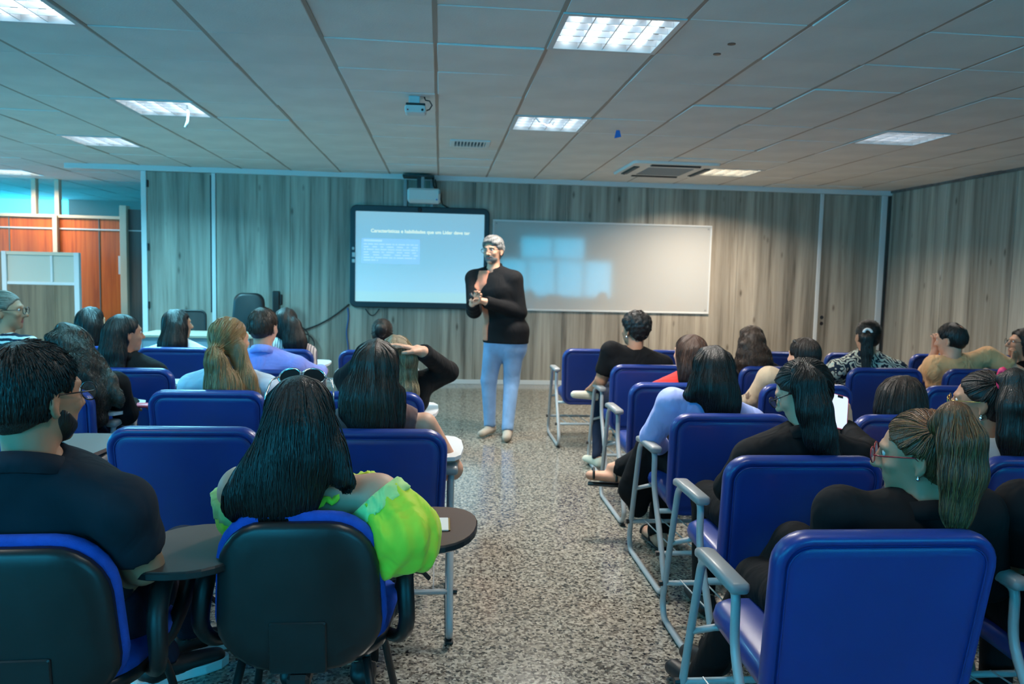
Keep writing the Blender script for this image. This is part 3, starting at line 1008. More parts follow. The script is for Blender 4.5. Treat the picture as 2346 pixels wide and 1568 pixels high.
def navy_chair(tablet):
    t = thing('auditorium_chair', 'x', 'chair')
    bk = tilt(MB().rings(pad(0.555, 0.50, 0.085, [(0.20, 0.004), (0.06, 0.001), (0.036, 0.0), (0.030, 0.006), (0.026, 0.0), (0.012, -0.004), (0.003, 0.008), (0.0, 0.026), (0.004, 0.044), (0.02, 0.060), (0.05, 0.070), (0.12, 0.074)], 0.575)), 0.16, (0, 0.075, 0.600))
    back = bk.build('backrest', M['vinyl'], t, smooth=True)
    sm = tilt(MB().tube([(x, -0.001, z) for x, z in rrect(0.555 - 0.066, 0.50 - 0.066, 0.055, 5, 0.575 - 0.066)], 0.0022, 4, closed=True), 0.16, (0, 0.075, 0.600))
    sm.build('seam', M['vinyl'], back, smooth=True)
    st = MB().rings([[(x, y + 0.36, z) for x, y in rrect(0.50 - 2 * i, 0.50 - 2 * i, 0.07 - min(i, 0.05), 5)] for i, z in ((0.03, 0.385), (0.005, 0.392), (0, 0.415), (0.006, 0.438), (0.03, 0.455), (0.10, 0.460))])
    st.v = [(x, y, z + 0.05 * (y - 0.36)) for x, y, z in st.v]
    st.build('seat', M['vinyl'], t, smooth=True)
    loop = [(0.30, 0.636), (0.235, 0.632), (0.232, 0.48), (0.11, 0.29), (-0.012, 0.075), (0.05, 0.014), (0.33, 0.014), (0.635, 0.014), (0.668, 0.075), (0.592, 0.34), (0.512, 0.605), (0.455, 0.636), (0.30, 0.636)]
    for sx in (-1, 1):
        p = smooth_path([(sx * 0.306, y, z) for y, z in loop], 4, 0.05)[:-1]
        f = MB().tube(p, 0.0138, 8, closed=True).build('side_frame', M['steel'], t, smooth=True)
        for y in (0.04, 0.60):
            MB().box((sx * 0.306 - 0.016, y - 0.02, 0.0), (sx * 0.306 + 0.016, y + 0.02, 0.012), 0.003).build('glide', M['black'], f)
        MB().rings([[(sx * 0.306 + x, y, z) for x, z in rrect(0.056 - 2 * i, 0.036 - 2 * i, 0.014, 3)] for y, i, z0 in ((0.205, 0.008, 0), (0.215, 0.0, 0), (0.48, 0, 0), (0.50, 0.006, 0)) for z in (0,)] if False else
                   [[(sx * 0.306 + x, y, 0.648 + dz + z) for x, z in rrect(0.056 - 2 * i, 0.034 - 2 * i, 0.013 - i, 3)] for y, i, dz in ((0.205, 0.008, -0.004), (0.213, 0.0, 0), (0.47, 0, 0), (0.505, 0.002, -0.006), (0.522, 0.010, -0.016))]).build('armrest', M['pad'], t, smooth=True)
        MB().tube([(sx * 0.306, 0.585, 0.36), (sx * 0.24, 0.555, 0.385), (sx * 0.2, 0.54, 0.392)], 0.011, 6).build('seat_bracket', M['steel'], t, smooth=True)
    for y, z in ((0.640, 0.168), (0.062, 0.20)):
        c = MB().tube([(-0.325, y, z), (0.325, y, z)], 0.0115, 8).build('crossbar', M['steel'], t, smooth=True)
        for sx in (-1, 1):
            MB().tube([(sx * 0.318, y, z), (sx * 0.334, y, z)], 0.0125, 8).build('end_cap', M['black'], c)
    MB().tube([(-0.30, 0.14, 0.375), (0.30, 0.14, 0.375)], 0.012, 8).build('seat_bar', M['steel'], t, smooth=True)
    for k in range(6):
        x = -0.24 + 0.096 * k
        MB().tube([(x, 0.062, 0.212), (x, 0.35, 0.196), (x, 0.640, 0.180)], 0.0032, 5).build('rack_wire', M['steel'], t)
    if tablet:
        out = [(0.345, 0.26), (0.36, 0.40), (0.355, 0.56), (0.33, 0.63), (0.27, 0.665), (0.15, 0.67), (0.08, 0.655), (0.055, 0.61), (0.075, 0.55), (0.17, 0.44), (0.235, 0.34), (0.26, 0.24), (0.285, 0.21), (0.32, 0.215)]
        tb = MB().rings([[(x, y, z) for x, y in out] for z in (0.690, 0.706)]).build('writing_tablet', M[tablet], t)
        MB().tube([(0.306, 0.52, 0.58), (0.315, 0.54, 0.66), (0.28, 0.50, 0.686)], 0.011, 6).build('tablet_arm', M['steel'], tb)
    return t


# kind -> prototype, copied for every further chair
protos = {}
kids = {}


def place_chair(kind, x, y, label, rz=0.0, group='navy auditorium chairs'):
    if kind not in protos:
        protos[kind] = navy_chair(kind if kind != 'plain' else None)
        kids.update(kidmap(protos[kind]))
        o = protos[kind]
    else:
        o = copy_tree(protos[kind], kids)
    o.location = (x, y, 0)
    o.rotation_euler = (0, 0, rz)
    return tag(o, label, 'chair', group)


for k, x, y, lab in (
    # right block, from the back row to the front
    ('plain', 1.10, 1.74, 'large navy padded chair in which the woman in the black blazer sits'),
    ('plain', 1.89, 1.74, 'navy chair cut off by the picture edge, grey armrest under a bent elbow'),
    ('plain', 1.275, 2.55, 'navy chair in which the woman holding the pink phone sits'),
    ('plain', 2.21, 2.55, 'navy chair in which the woman with the pink hair tie sits'),
    ('tablet', 1.335, 3.40, 'navy aisle chair in which the woman in the light blue shirt sits'),
    ('plain', 2.20, 3.40, 'navy chair in which the bent down dark bob sits'),
    ('plain', 1.395, 4.45, 'navy aisle chair in which the woman in the red top sits'),
    ('tablet', 2.19, 4.45, 'navy chair in which the braided woman in the beige top sits'),
    ('plain', 3.21, 4.45, 'empty navy chair behind the man in the tan shirt'),
    ('plain', 1.49, 5.40, 'navy aisle chair in which the curly haired man in black sits'),
    ('plain', 2.43, 5.40, 'navy chair in which the wavy brown haired woman sits'),
    ('plain', 3.24, 5.40, 'navy chair in which the woman in the leaf print top sits'),
    ('plain', 3.98, 5.40, 'navy chair in which the balding man in the tan shirt sits'),
    ('plain', 4.84, 5.40, 'navy chair in which the woman resting her chin on her hand sits'),
    ('plain', 1.33, 6.58, 'empty navy aisle chair of the front row facing the whiteboard'),
    ('plain', 2.06, 6.58, 'empty front row chair, second from the aisle under the whiteboard corner'),
    ('plain', 2.87, 6.58, 'empty front row chair, third from the aisle'),
    ('plain', 3.66, 6.58, 'empty front row chair beyond the leaf print top'),
    ('plain', 4.45, 6.58, 'empty front row chair between the leaf print top and the tan shirt'),
    ('plain', 5.22, 6.58, 'empty front row chair nearest the side wall'),
    # left block
    ('plain', -0.965, 3.02, 'empty navy chair between the polo shirt man and the lime top woman'),
    ('tablet', -0.25, 2.99, 'navy aisle chair in which the woman in the mauve sleeveless top sits'),
    ('greytablet', -1.72, 2.99, 'navy chair with a grey writing tablet beyond the shoulder of the polo shirt man'),
    ('tablet', -1.98, 3.97, 'navy chair of the curly long haired woman, a pink case on its tablet'),
    ('plain', -1.15, 3.97, 'navy chair in which the blonde with the hair clip sits'),
    ('tablet', -0.36, 3.97, 'navy chair in which the woman clasping her hands behind her head sits'),
    ('tablet', -1.88, 4.85, 'navy chair in which the dark blazer person looking aside sits'),
    ('plain', -1.11, 4.85, 'navy chair in which the man in the periwinkle shirt sits'),
    ('plain', -2.66, 4.85, 'navy chair in which the woman in the striped top sits'),
    ('plain', -2.02, 6.18, 'front row navy chair in which the woman in the white top sits'),
    ('tablet', -1.26, 6.18, 'front row navy chair whose white tablet sticks out beyond the periwinkle shirt'),
    ('plain', -0.50, 6.18, 'front row navy chair in which the woman with the bun sits'),
    ('plain', -2.78, 6.18, 'front row navy chair in which the bob haired woman in yellow sits'),
):
    place_chair(k, x, y, lab)


# ------------------------------------------------------------------ the two office tablet chairs of the last row
def office_chair(label):
    t = thing('tablet_chair', label, 'chair', group='office tablet chairs')
    def outline(i, n=6):
        pts = []
        for x, z in rrect(0.455 - 2 * i, 0.44 - 2 * i, 0.135 - 0.7 * i, n):
            k = 1.0 - 0.10 * max(0, (z + 0.10) / 0.31) ** 1.5 - 0.10 * max(0, (-z - 0.10) / 0.11) ** 2
            pts.append((x * k, z))
        return pts
    ly = lambda i, y: [(x, y + 0.5 * x * x, z) for x, z in outline(i)]
    sh = tilt(MB().rings([ly(0.16, -0.010), ly(0.07, -0.010), ly(0.025, -0.008), ly(0.010, 0.002), ly(0.008, 0.016), ly(0.03, 0.020)]), 0.12, (0, 0.0, 0.590))
    shell = sh.build('back_shell', M['blackshell'], t, smooth=True)
    pn = tilt(MB().rings([[(x, y - 0.0135 + 0.5 * x * x, z - 0.135) for x, z in rrect(0.15 - i, 0.15 - i, 0.008, 3)] for i, y in ((0.006, -0.0035), (0, 0.0), (0, 0.006))]), 0.12, (0, 0.0, 0.590))
    pn.build('back_plate', M['blackshell'], shell)
    cu = tilt(MB().rings([ly(0.01, 0.018), ly(0.0, 0.024), ly(-0.003, 0.036), ly(0.003, 0.050), ly(0.03, 0.062), ly(0.12, 0.066)]), 0.12, (0, 0.0, 0.600))
    cu.build('back_cushion', M['bluefabric'], t, smooth=True)
    def so(i, z):
        return [(x * (1 + 0.10 * (y / 0.24)), y + 0.29, z) for x, y in rrect(0.47 - 2 * i, 0.47 - 2 * i, 0.14, 6)]
    MB().rings([so(0.04, 0.375), so(0.005, 0.385), so(0.0, 0.415), so(0.02, 0.42)]).build('seat_shell', M['blackshell'], t, smooth=True)
    MB().rings([so(0.02, 0.418), so(0.0, 0.425), so(-0.002, 0.445), so(0.012, 0.465), so(0.06, 0.475), so(0.14, 0.475)]).build('seat_cushion', M['bluefabric'], t, smooth=True)
    for sx in (-1, 1):
        p = smooth_path([(sx * 0.20, 0.26, 0.385), (sx * 0.262, 0.17, 0.40), (sx * 0.285, 0.11, 0.47), (sx * 0.275, 0.125, 0.58), (sx * 0.27, 0.20, 0.645), (sx * 0.272, 0.33, 0.65), (sx * 0.275, 0.46, 0.625), (sx * 0.265, 0.44, 0.50), (sx * 0.235, 0.36, 0.40), (sx * 0.19, 0.30, 0.385)], 4, 0.06)
        MB().tube(p, [0.018 + 0.010 * math.sin(PI * i / (len(p) - 1)) for i in range(len(p))], 8).build('arm', M['black'], t, smooth=True)
    MB().box((-0.03, 0.035, 0.34), (0.03, 0.10, 0.50), 0.01).build('back_bracket', M['black'], t)
    MB().box((-0.03, 0.0, 0.335), (0.03, 0.3, 0.378), 0.01).build('seat_bracket', M['black'], t)
    for sx in (-1, 1):
        for y0, y1 in ((0.12, 0.02), (0.45, 0.55)):
            MB().tube([(sx * 0.17, y0, 0.37), (sx * 0.20, (y0 + y1) / 2, 0.22), (sx * 0.235, y1, 0.008)], 0.0125, 8).build('leg', M['black'], t, smooth=True)
        MB().tube([(sx * 0.17, 0.12, 0.37), (sx * 0.17, 0.45, 0.37)], 0.012, 8).build('seat_rail', M['black'], t, smooth=True)
    out = []
    for k in range(28):
        a = 2 * PI * k / 28
        c, s = math.cos(a), math.sin(a)
        ex = 0.155 if c > 0 else 0.165
        x = ex * math.copysign(abs(c) ** 0.8, c)
        y = 0.20 * math.copysign(abs(s) ** 0.85, s)
        out.append((0.33 + x + 0.12 * y, 0.30 + y))
    rg = [[(0.33 + (x - 0.33) * k, 0.30 + (y - 0.30) * k, z) for x, y in out] for k, z in ((0.97, 0.668), (1.0, 0.672), (1.0, 0.686), (0.985, 0.690))]
    tb = MB().rings(rg, True, False).build('tablet_edge', M['black'], t)
    MB().rings([[(0.33 + (x - 0.33) * k, 0.30 + (y - 0.30) * k, z) for x, y in out] for k, z in ((0.984, 0.6885), (0.975, 0.6915))]).build('writing_surface', M['browntablet'], tb)
    MB().tube([(0.275, 0.40, 0.60), (0.30, 0.36, 0.64), (0.32, 0.32, 0.67)], 0.016, 8).build('tablet_arm', M['black'], tb)
    MB().tube([(0.275, 0.44, 0.50), (0.32, 0.47, 0.48), (0.34, 0.48, 0.455)], 0.008, 6).build('fold_lever', M['black'], tb)
    return t


oc = office_chair('black backed office chair with blue cushions in which the lime top woman sits')
ok_ = kidmap(oc)
oc.location = (-0.362, 2.06, 0)
oc2 = copy_tree(oc, ok_)
oc2.location = (-0.975, 1.88, 0)
oc2.rotation_euler = (0, 0, 0.04)
tag(oc2, 'black backed office chair with blue cushions in which the polo shirt man sits', 'chair', 'office tablet chairs')

# ------------------------------------------------------------------ people: smooth blended bodies on a grid, meshed with surface nets
def unit(v):
    v = np.array(v, float)
    return v / (np.linalg.norm(v) + 1e-12)


class Field:
    """distance values on a grid, one layer per group (skin, top, bottom, shoe)"""
    def __init__(s, lo, hi, h):
        s.lo = np.array(lo, float)
        s.h = h
        s.n = np.maximum(4, np.ceil((np.array(hi, float) - s.lo) / h).astype(int) + 1)
        s.ax = [(s.lo[i] + h * np.arange(s.n[i])).astype(np.float32) for i in range(3)]
        s.g = {}

    def layer(s, k):
        if k not in s.g:
            s.g[k] = np.full(s.n, 0.25, np.float32)
        return s.g[k]

    def sub(s, lo, hi, mar):
        a = np.clip(np.floor((np.array(lo) - mar - s.lo) / s.h).astype(int), 0, s.n)
        b = np.clip(np.ceil((np.array(hi) + mar - s.lo) / s.h).astype(int) + 1, 0, s.n)
        return tuple(slice(x, y) for x, y in zip(a, b))

    def put(s, k, sl, d, blend):
        L = s.layer(k)
        a = L[sl]
        if blend < 0:                       # carve
            L[sl] = np.maximum(a, -d)
            return
        hh = np.clip(0.5 + 0.5 * (a - d) / max(blend, 1e-4), 0, 1)
        L[sl] = a * (1 - hh) + d * hh - blend * hh * (1 - hh)

    def cap(s, k, a, b, ra, rb, blend=0.02, flat=None):
        a, b = np.array(a, float), np.array(b, float)
        r = max(ra, rb)
        sl = s.sub(np.minimum(a, b) - r, np.maximum(a, b) + r, 0.10 if s.h > 0.006 else 0.03)
        X, Y, Z = (s.ax[i][sl[i]] for i in range(3))
        if not (len(X) and len(Y) and len(Z)):
            return
        q = [X[:, None, None] - a[0], Y[None, :, None] - a[1], Z[None, None, :] - a[2]]
        ba = b - a
        t = np.clip((q[0] * ba[0] + q[1] * ba[1] + q[2] * ba[2]) / max(1e-9, ba @ ba), 0, 1)
        v = [q[i] - t * ba[i] for i in range(3)]
        d2 = v[0] ** 2 + v[1] ** 2 + v[2] ** 2
        if flat is not None:
            nrm, sc = unit(flat[0]), flat[1]
            c = v[0] * nrm[0] + v[1] * nrm[1] + v[2] * nrm[2]
            d2 = d2 + c * c * (1 / sc ** 2 - 1)
        s.put(k, sl, np.sqrt(d2) - (ra + (rb - ra) * t), blend)

    def ell(s, k, c, r, R=np.eye(3), blend=0.02, mar=None):
        c, r = np.array(c, float), np.array(r, float)
        m = r.max()
        sl = s.sub(c - m, c + m, mar or (0.08 if s.h > 0.006 else 0.03))
        X, Y, Z = (s.ax[i][sl[i]] for i in range(3))
        if not (len(X) and len(Y) and len(Z)):
            return
        q = [X[:, None, None] - c[0], Y[None, :, None] - c[1], Z[None, None, :] - c[2]]
        w = [(q[0] * R[0, i] + q[1] * R[1, i] + q[2] * R[2, i]) / r[i] for i in range(3)]
        k0 = np.sqrt(w[0] ** 2 + w[1] ** 2 + w[2] ** 2) + 1e-6
        k1 = np.sqrt((w[0] / r[0]) ** 2 + (w[1] / r[1]) ** 2 + (w[2] / r[2]) ** 2) + 1e-6
        s.put(k, sl, (k0 * (k0 - 1) / k1).astype(np.float32), blend)

    def plane(s, p, nrm):
        nrm = unit(nrm)
        return ((s.ax[0] - p[0]) * nrm[0])[:, None, None] + ((s.ax[1] - p[1]) * nrm[1])[None, :, None] + ((s.ax[2] - p[2]) * nrm[2])[None, None, :]

    def noise(s, freq, seed=0):
        r = np.random.RandomState(seed)
        out = 0
        for k in range(5):
            w = r.normal(size=3)
            w = w / np.linalg.norm(w) * freq * r.uniform(0.7, 1.4)
            out = out + np.sin((s.ax[0] * w[0])[:, None, None] + (s.ax[1] * w[1])[None, :, None] + (s.ax[2] * w[2])[None, None, :] + r.uniform(0, 6))
        return (out / 2.6).astype(np.float32)


def smin(a, b, k):
    hh = np.clip(0.5 + 0.5 * (b - a) / k, 0, 1)
    return b * (1 - hh) + a * hh - k * hh * (1 - hh)


def nets(F, lo, h):
    """surface of F = 0: vertices and quads"""
    F = np.pad(F, 1, constant_values=0.25)
    lo = np.array(lo) - h
    S = F < 0
    n = np.array(F.shape) - 1
    cnt = np.zeros(n, np.int16)
    for dx in (0, 1):
        for dy in (0, 1):
            for dz in (0, 1):
                cnt += S[dx:dx + n[0], dy:dy + n[1], dz:dz + n[2]]
    act = (cnt > 0) & (cnt < 8)
    I = np.argwhere(act)
    if len(I) == 0:
        return np.zeros((0, 3)), np.zeros((0, 4), int)
    idx = np.full(n, -1, np.int64)
    idx[act] = np.arange(len(I))
    acc = np.zeros((len(I), 3))
    num = np.zeros(len(I))
    co = [(0, 0), (0, 1), (1, 0), (1, 1)]
    for ax in range(3):
        o = [i for i in range(3) if i != ax]
        for u, w in co:
            c0 = np.zeros(3, int)
            c0[o[0]], c0[o[1]] = u, w
            c1 = c0.copy()
            c1[ax] = 1
            a = F[tuple((I + c0).T)]
            b = F[tuple((I + c1).T)]
            m = (a < 0) != (b < 0)
            t = np.where(m, a / np.where(m, a - b, 1), 0)
            p = I + c0
            p = p.astype(float)
            p[:, ax] += t
            acc[m] += p[m]
            num[m] += 1
    V = lo + h * acc / num[:, None]
    Q = []
    for ax in range(3):
        o = [i for i in range(3) if i != ax]
        sl0 = [slice(1, -1)] * 3
        sl0[ax] = slice(0, -1)
        sl1 = [slice(1, -1)] * 3
        sl1[ax] = slice(1, None)
        a, b = S[tuple(sl0)], S[tuple(sl1)]
        E_ = np.argwhere(a != b)
        if len(E_) == 0:
            continue
        inside = a[tuple(E_.T)]
        P = E_.copy()
        P[:, o[0]] += 1
        P[:, o[1]] += 1
        quad = []
        for du, dv in ((0, 0), (-1, 0), (-1, -1), (0, -1)):
            p = P.copy()
            p[:, o[0]] += du
            p[:, o[1]] += dv
            quad.append(idx[tuple(p.T)])
        q = np.stack(quad, 1)
        fl = inside if ax != 1 else ~inside
        q[~fl] = q[~fl][:, ::-1]
        Q.append(q)
    return V, np.concatenate(Q)


def npmesh(name, V, Q, mats, mi=None, smooth=True):
    me = bpy.data.meshes.new(name)
    me.vertices.add(len(V))
    me.vertices.foreach_set('co', np.asarray(V, np.float32).ravel())
    k = Q.shape[1]
    me.loops.add(Q.size)
    me.loops.foreach_set('vertex_index', Q.astype(np.int32).ravel())
    me.polygons.add(len(Q))
    me.polygons.foreach_set('loop_start', np.arange(0, Q.size, k, dtype=np.int32))
    me.polygons.foreach_set('loop_total', np.full(len(Q), k, np.int32))
    for m in mats:
        me.materials.append(m)
    if mi is not None:
        me.polygons.foreach_set('material_index', np.asarray(mi, np.int32))
    if smooth:
        me.polygons.foreach_set('use_smooth', np.ones(len(Q), bool))
    me.update(calc_edges=True)
    return me


def ribbons(paths, r, n=3):
    """many thin strands, as tapering tubes; paths: (count, steps, 3)"""
    P = np.asarray(paths)
    c, m, _ = P.shape
    T = np.gradient(P, axis=1)
    T /= np.linalg.norm(T, axis=2, keepdims=True) + 1e-9
    ref = np.array([0.31, 0.87, 0.38])
    N = np.cross(T, ref)
    N /= np.linalg.norm(N, axis=2, keepdims=True) + 1e-9
    B = np.cross(T, N)
    tp = np.interp(np.linspace(0, 1, m), [0, 0.15, 0.8, 1], [0.35, 1, 1, 0.15])
    R = (np.asarray(r).reshape(-1, 1) * tp[None, :])[:, :, None]
    V = np.stack([P + R * (math.cos(2 * PI * k / n) * N + math.sin(2 * PI * k / n) * B) for k in range(n)], 2)
    base = (np.arange(c) * m * n)[:, None, None] + (np.arange(m - 1) * n)[None, :, None]
    k = np.arange(n)[None, None, :]
    k2 = (k + 1) % n
    q = np.stack([base + k, base + k2, base + n + k2, base + n + k], -1).reshape(-1, 4)
    return V.reshape(-1, 3), q


def rotz(a):
    c, s = math.cos(a), math.sin(a)
    return np.array([[c, -s, 0], [s, c, 0], [0, 0, 1.0]])


def headrot(yaw, pitch=0, roll=0):
    """yaw: turned to the left, pitch: bent down, roll: tipped to the right (degrees)"""
    y, p, r = map(math.radians, (yaw, -pitch, roll))
    cx, sx = math.cos(p), math.sin(p)
    cy, sy = math.cos(r), math.sin(r)
    X = np.array([[1, 0, 0], [0, cx, -sx], [0, sx, cx]])
    Y = np.array([[cy, 0, sy], [0, 1, 0], [-sy, 0, cy]])
    return rotz(y) @ X @ Y


def hand(F, k, wrist, fw, up, side, s=1.0, curl=0.5):
    """palm and five bent fingers; fw: towards the fingertips, up: back of the hand, side: thumb side"""
    fw = unit(fw)
    up = unit(np.array(up, float) - fw * np.dot(up, fw))
    sd = unit(np.cross(fw, up)) * side
    w = np.array(wrist, float)
    P = lambda a, b, c: w + s * (a * fw + b * sd + c * up)
    F.cap(k, P(-0.01, 0, 0), P(0.03, 0, 0), 0.024 * s, 0.027 * s, 0.015)
    F.cap(k, P(0.035, 0.017, 0), P(0.078, 0.020, 0), 0.021 * s, 0.019 * s, 0.012, (up, 0.62))
    F.cap(k, P(0.035, -0.015, 0), P(0.074, -0.020, 0), 0.021 * s, 0.018 * s, 0.012, (up, 0.62))
    for b, L, r in ((0.030, 0.070, 0.0088), (0.010, 0.079, 0.0090), (-0.011, 0.073, 0.0086), (-0.030, 0.056, 0.0078)):
        p = P(0.078 - 0.12 * abs(b - 0.01), b, 0)
        a0 = 0.25 * curl
        for q, fr in enumerate((0.45, 0.32, 0.23)):
            d = math.cos(a0) * fw - math.sin(a0) * up + sd * b * 1.5
            e = p + s * L * fr * unit(d)
            F.cap(k, p, e, r * s * (1 - 0.08 * q), r * s * (0.94 - 0.08 * q), 0.004)
            p = e
            a0 += 0.85 * curl
    t0 = P(0.022, 0.024, -0.004)
    t1 = P(0.052, 0.046, -0.012)
    t2 = P(0.078, 0.052, -0.020 - 0.012 * curl)
    t3 = P(0.098, 0.046, -0.026 - 0.02 * curl)
    F.cap(k, t0, t1, 0.015 * s, 0.0125 * s, 0.01)
    F.cap(k, t1, t2, 0.0118 * s, 0.0105 * s, 0.004)
    F.cap(k, t2, t3, 0.0102 * s, 0.0085 * s, 0.004)


SKIN = {}


def skin(name, col):
    if name not in SKIN:
        m = mat('skin_' + name, col, 0.52, spec=0.4, bump=0.04, bscale=160, var=0.06, vscale=14)
        b = m.node_tree.nodes['Principled BSDF']
        b.inputs['Subsurface Weight'].default_value = 0.08
        b.inputs['Subsurface Radius'].default_value = (0.012, 0.005, 0.003)
        SKIN[name] = m
    return SKIN[name]


skin('light', (0.62, 0.335, 0.225))
skin('tan', (0.48, 0.235, 0.140))
skin('brown', (0.24, 0.115, 0.065))
HAIR = {
    'black': hairmat('black_hair', (0.005, 0.0045, 0.0045), (0.016, 0.012, 0.010)),
    'brownblack': hairmat('dark_brown_hair', (0.008, 0.006, 0.005), (0.040, 0.022, 0.014)),
    'brown': hairmat('brown_hair', (0.020, 0.012, 0.008), (0.085, 0.042, 0.022)),
    'chestnut': hairmat('chestnut_hair', (0.03, 0.013, 0.007), (0.09, 0.035, 0.016)),
    'blonde': hairmat('blonde_hair', (0.20, 0.105, 0.035), (0.50, 0.32, 0.13)),
    'ashblonde': hairmat('ash_blonde_hair', (0.16, 0.115, 0.06), (0.46, 0.36, 0.20)),
    'highlights': hairmat('highlighted_hair', (0.045, 0.018, 0.008), (0.36, 0.14, 0.045)),
    'curly': hairmat('dark_curly_hair', (0.007, 0.006, 0.005), (0.060, 0.034, 0.016)),
    'grey': hairmat('grey_hair', (0.11, 0.11, 0.11), (0.42, 0.41, 0.40), 0.55),
    'greybrown': hairmat('grey_brown_hair', (0.16, 0.12, 0.09), (0.46, 0.38, 0.31), 0.5),
}


class Head:
    """head frame: x to the person's right, y forward, z up, origin in the middle of the head"""
    def __init__(s, c, R, k=1.0):
        s.c, s.R, s.k = np.array(c, float), R, k

    def w(s, *p):
        return s.c + s.k * (s.R @ np.array(p, float))

    def d(s, *p):
        return s.R @ np.array(p, float)

    def skull(s, F, N):
        k, R = s.k, s.R
        g = 'skin'
        F.ell(g, s.w(0, -0.014, 0.030), np.array((0.073, 0.093, 0.083)) * k, R, 0.02)
        F.ell(g, s.w(0, 0.030, -0.010), np.array((0.062, 0.062, 0.080)) * k, R, 0.03)
        F.ell(g, s.w(0, 0.036, -0.062), np.array((0.051, 0.052, 0.047)) * k, R, 0.03)
        F.ell(g, s.w(0, 0.072, -0.095), np.array((0.021, 0.018, 0.017)) * k, R, 0.02)
        F.cap(g, s.w(0, 0.090, 0.012), s.w(0, 0.112, -0.026), 0.009 * k, 0.0135 * k, 0.012)
        for x in (-1, 1):
            F.ell(g, s.w(x * 0.011, 0.100, -0.030), np.array((0.009, 0.011, 0.008)) * k, R, 0.008)
            F.cap(g, s.w(x * 0.016, 0.087, 0.030), s.w(x * 0.046, 0.074, 0.026), 0.008 * k, 0.006 * k, 0.014)
            F.ell(g, s.w(x * 0.040, 0.066, -0.022), np.array((0.018, 0.018, 0.014)) * k, R, 0.02)
            F.ell(g, s.w(x * 0.031, 0.090, 0.009), np.array((0.016, 0.012, 0.009)) * k, R, -1, 0.01)
            # ear: rim, bowl and lobe
            e0 = [s.w(x * (0.070 + 0.008 * q), -0.006 - 0.012 * q, -0.012) for q in (0, 1)]
            F.ell(g, s.w(x * 0.078, -0.012, -0.008), np.array((0.008, 0.018, 0.031)) * k, R @ rotz(x * 0.45), 0.008)
            F.ell(g, s.w(x * 0.085, -0.007, -0.006), np.array((0.006, 0.008, 0.015)) * k, R @ rotz(x * 0.45), -1, 0.01)
            F.ell(g, s.w(x * 0.076, -0.004, -0.037), np.array((0.006, 0.009, 0.010)) * k, R, 0.006)
        F.cap(g, s.w(-0.020, 0.084, -0.056), s.w(0.020, 0.084, -0.056), 0.0075 * k, 0.0075 * k, 0.006)
        F.cap(g, s.w(-0.016, 0.083, -0.066), s.w(0.016, 0.083, -0.066), 0.0085 * k, 0.0085 * k, 0.006)
        F.cap(g, s.w(0, -0.022, -0.05), N, 0.051 * k, 0.056 * k, 0.035)

    def face_cut(s, F, lift=0.0):
        """positive in front of the hairline"""
        return np.minimum(F.plane(s.w(0, 0.075 + lift, 0.080), s.d(0, 0.80, -0.60)), F.plane(s.w(0, 0.022, 0, ), s.d(0, 1, 0.0)) + 0.0 * s.k + 0.02) if False else F.plane(s.w(0, 0.072 + lift, 0.078), s.d(0, 0.80, -0.60))


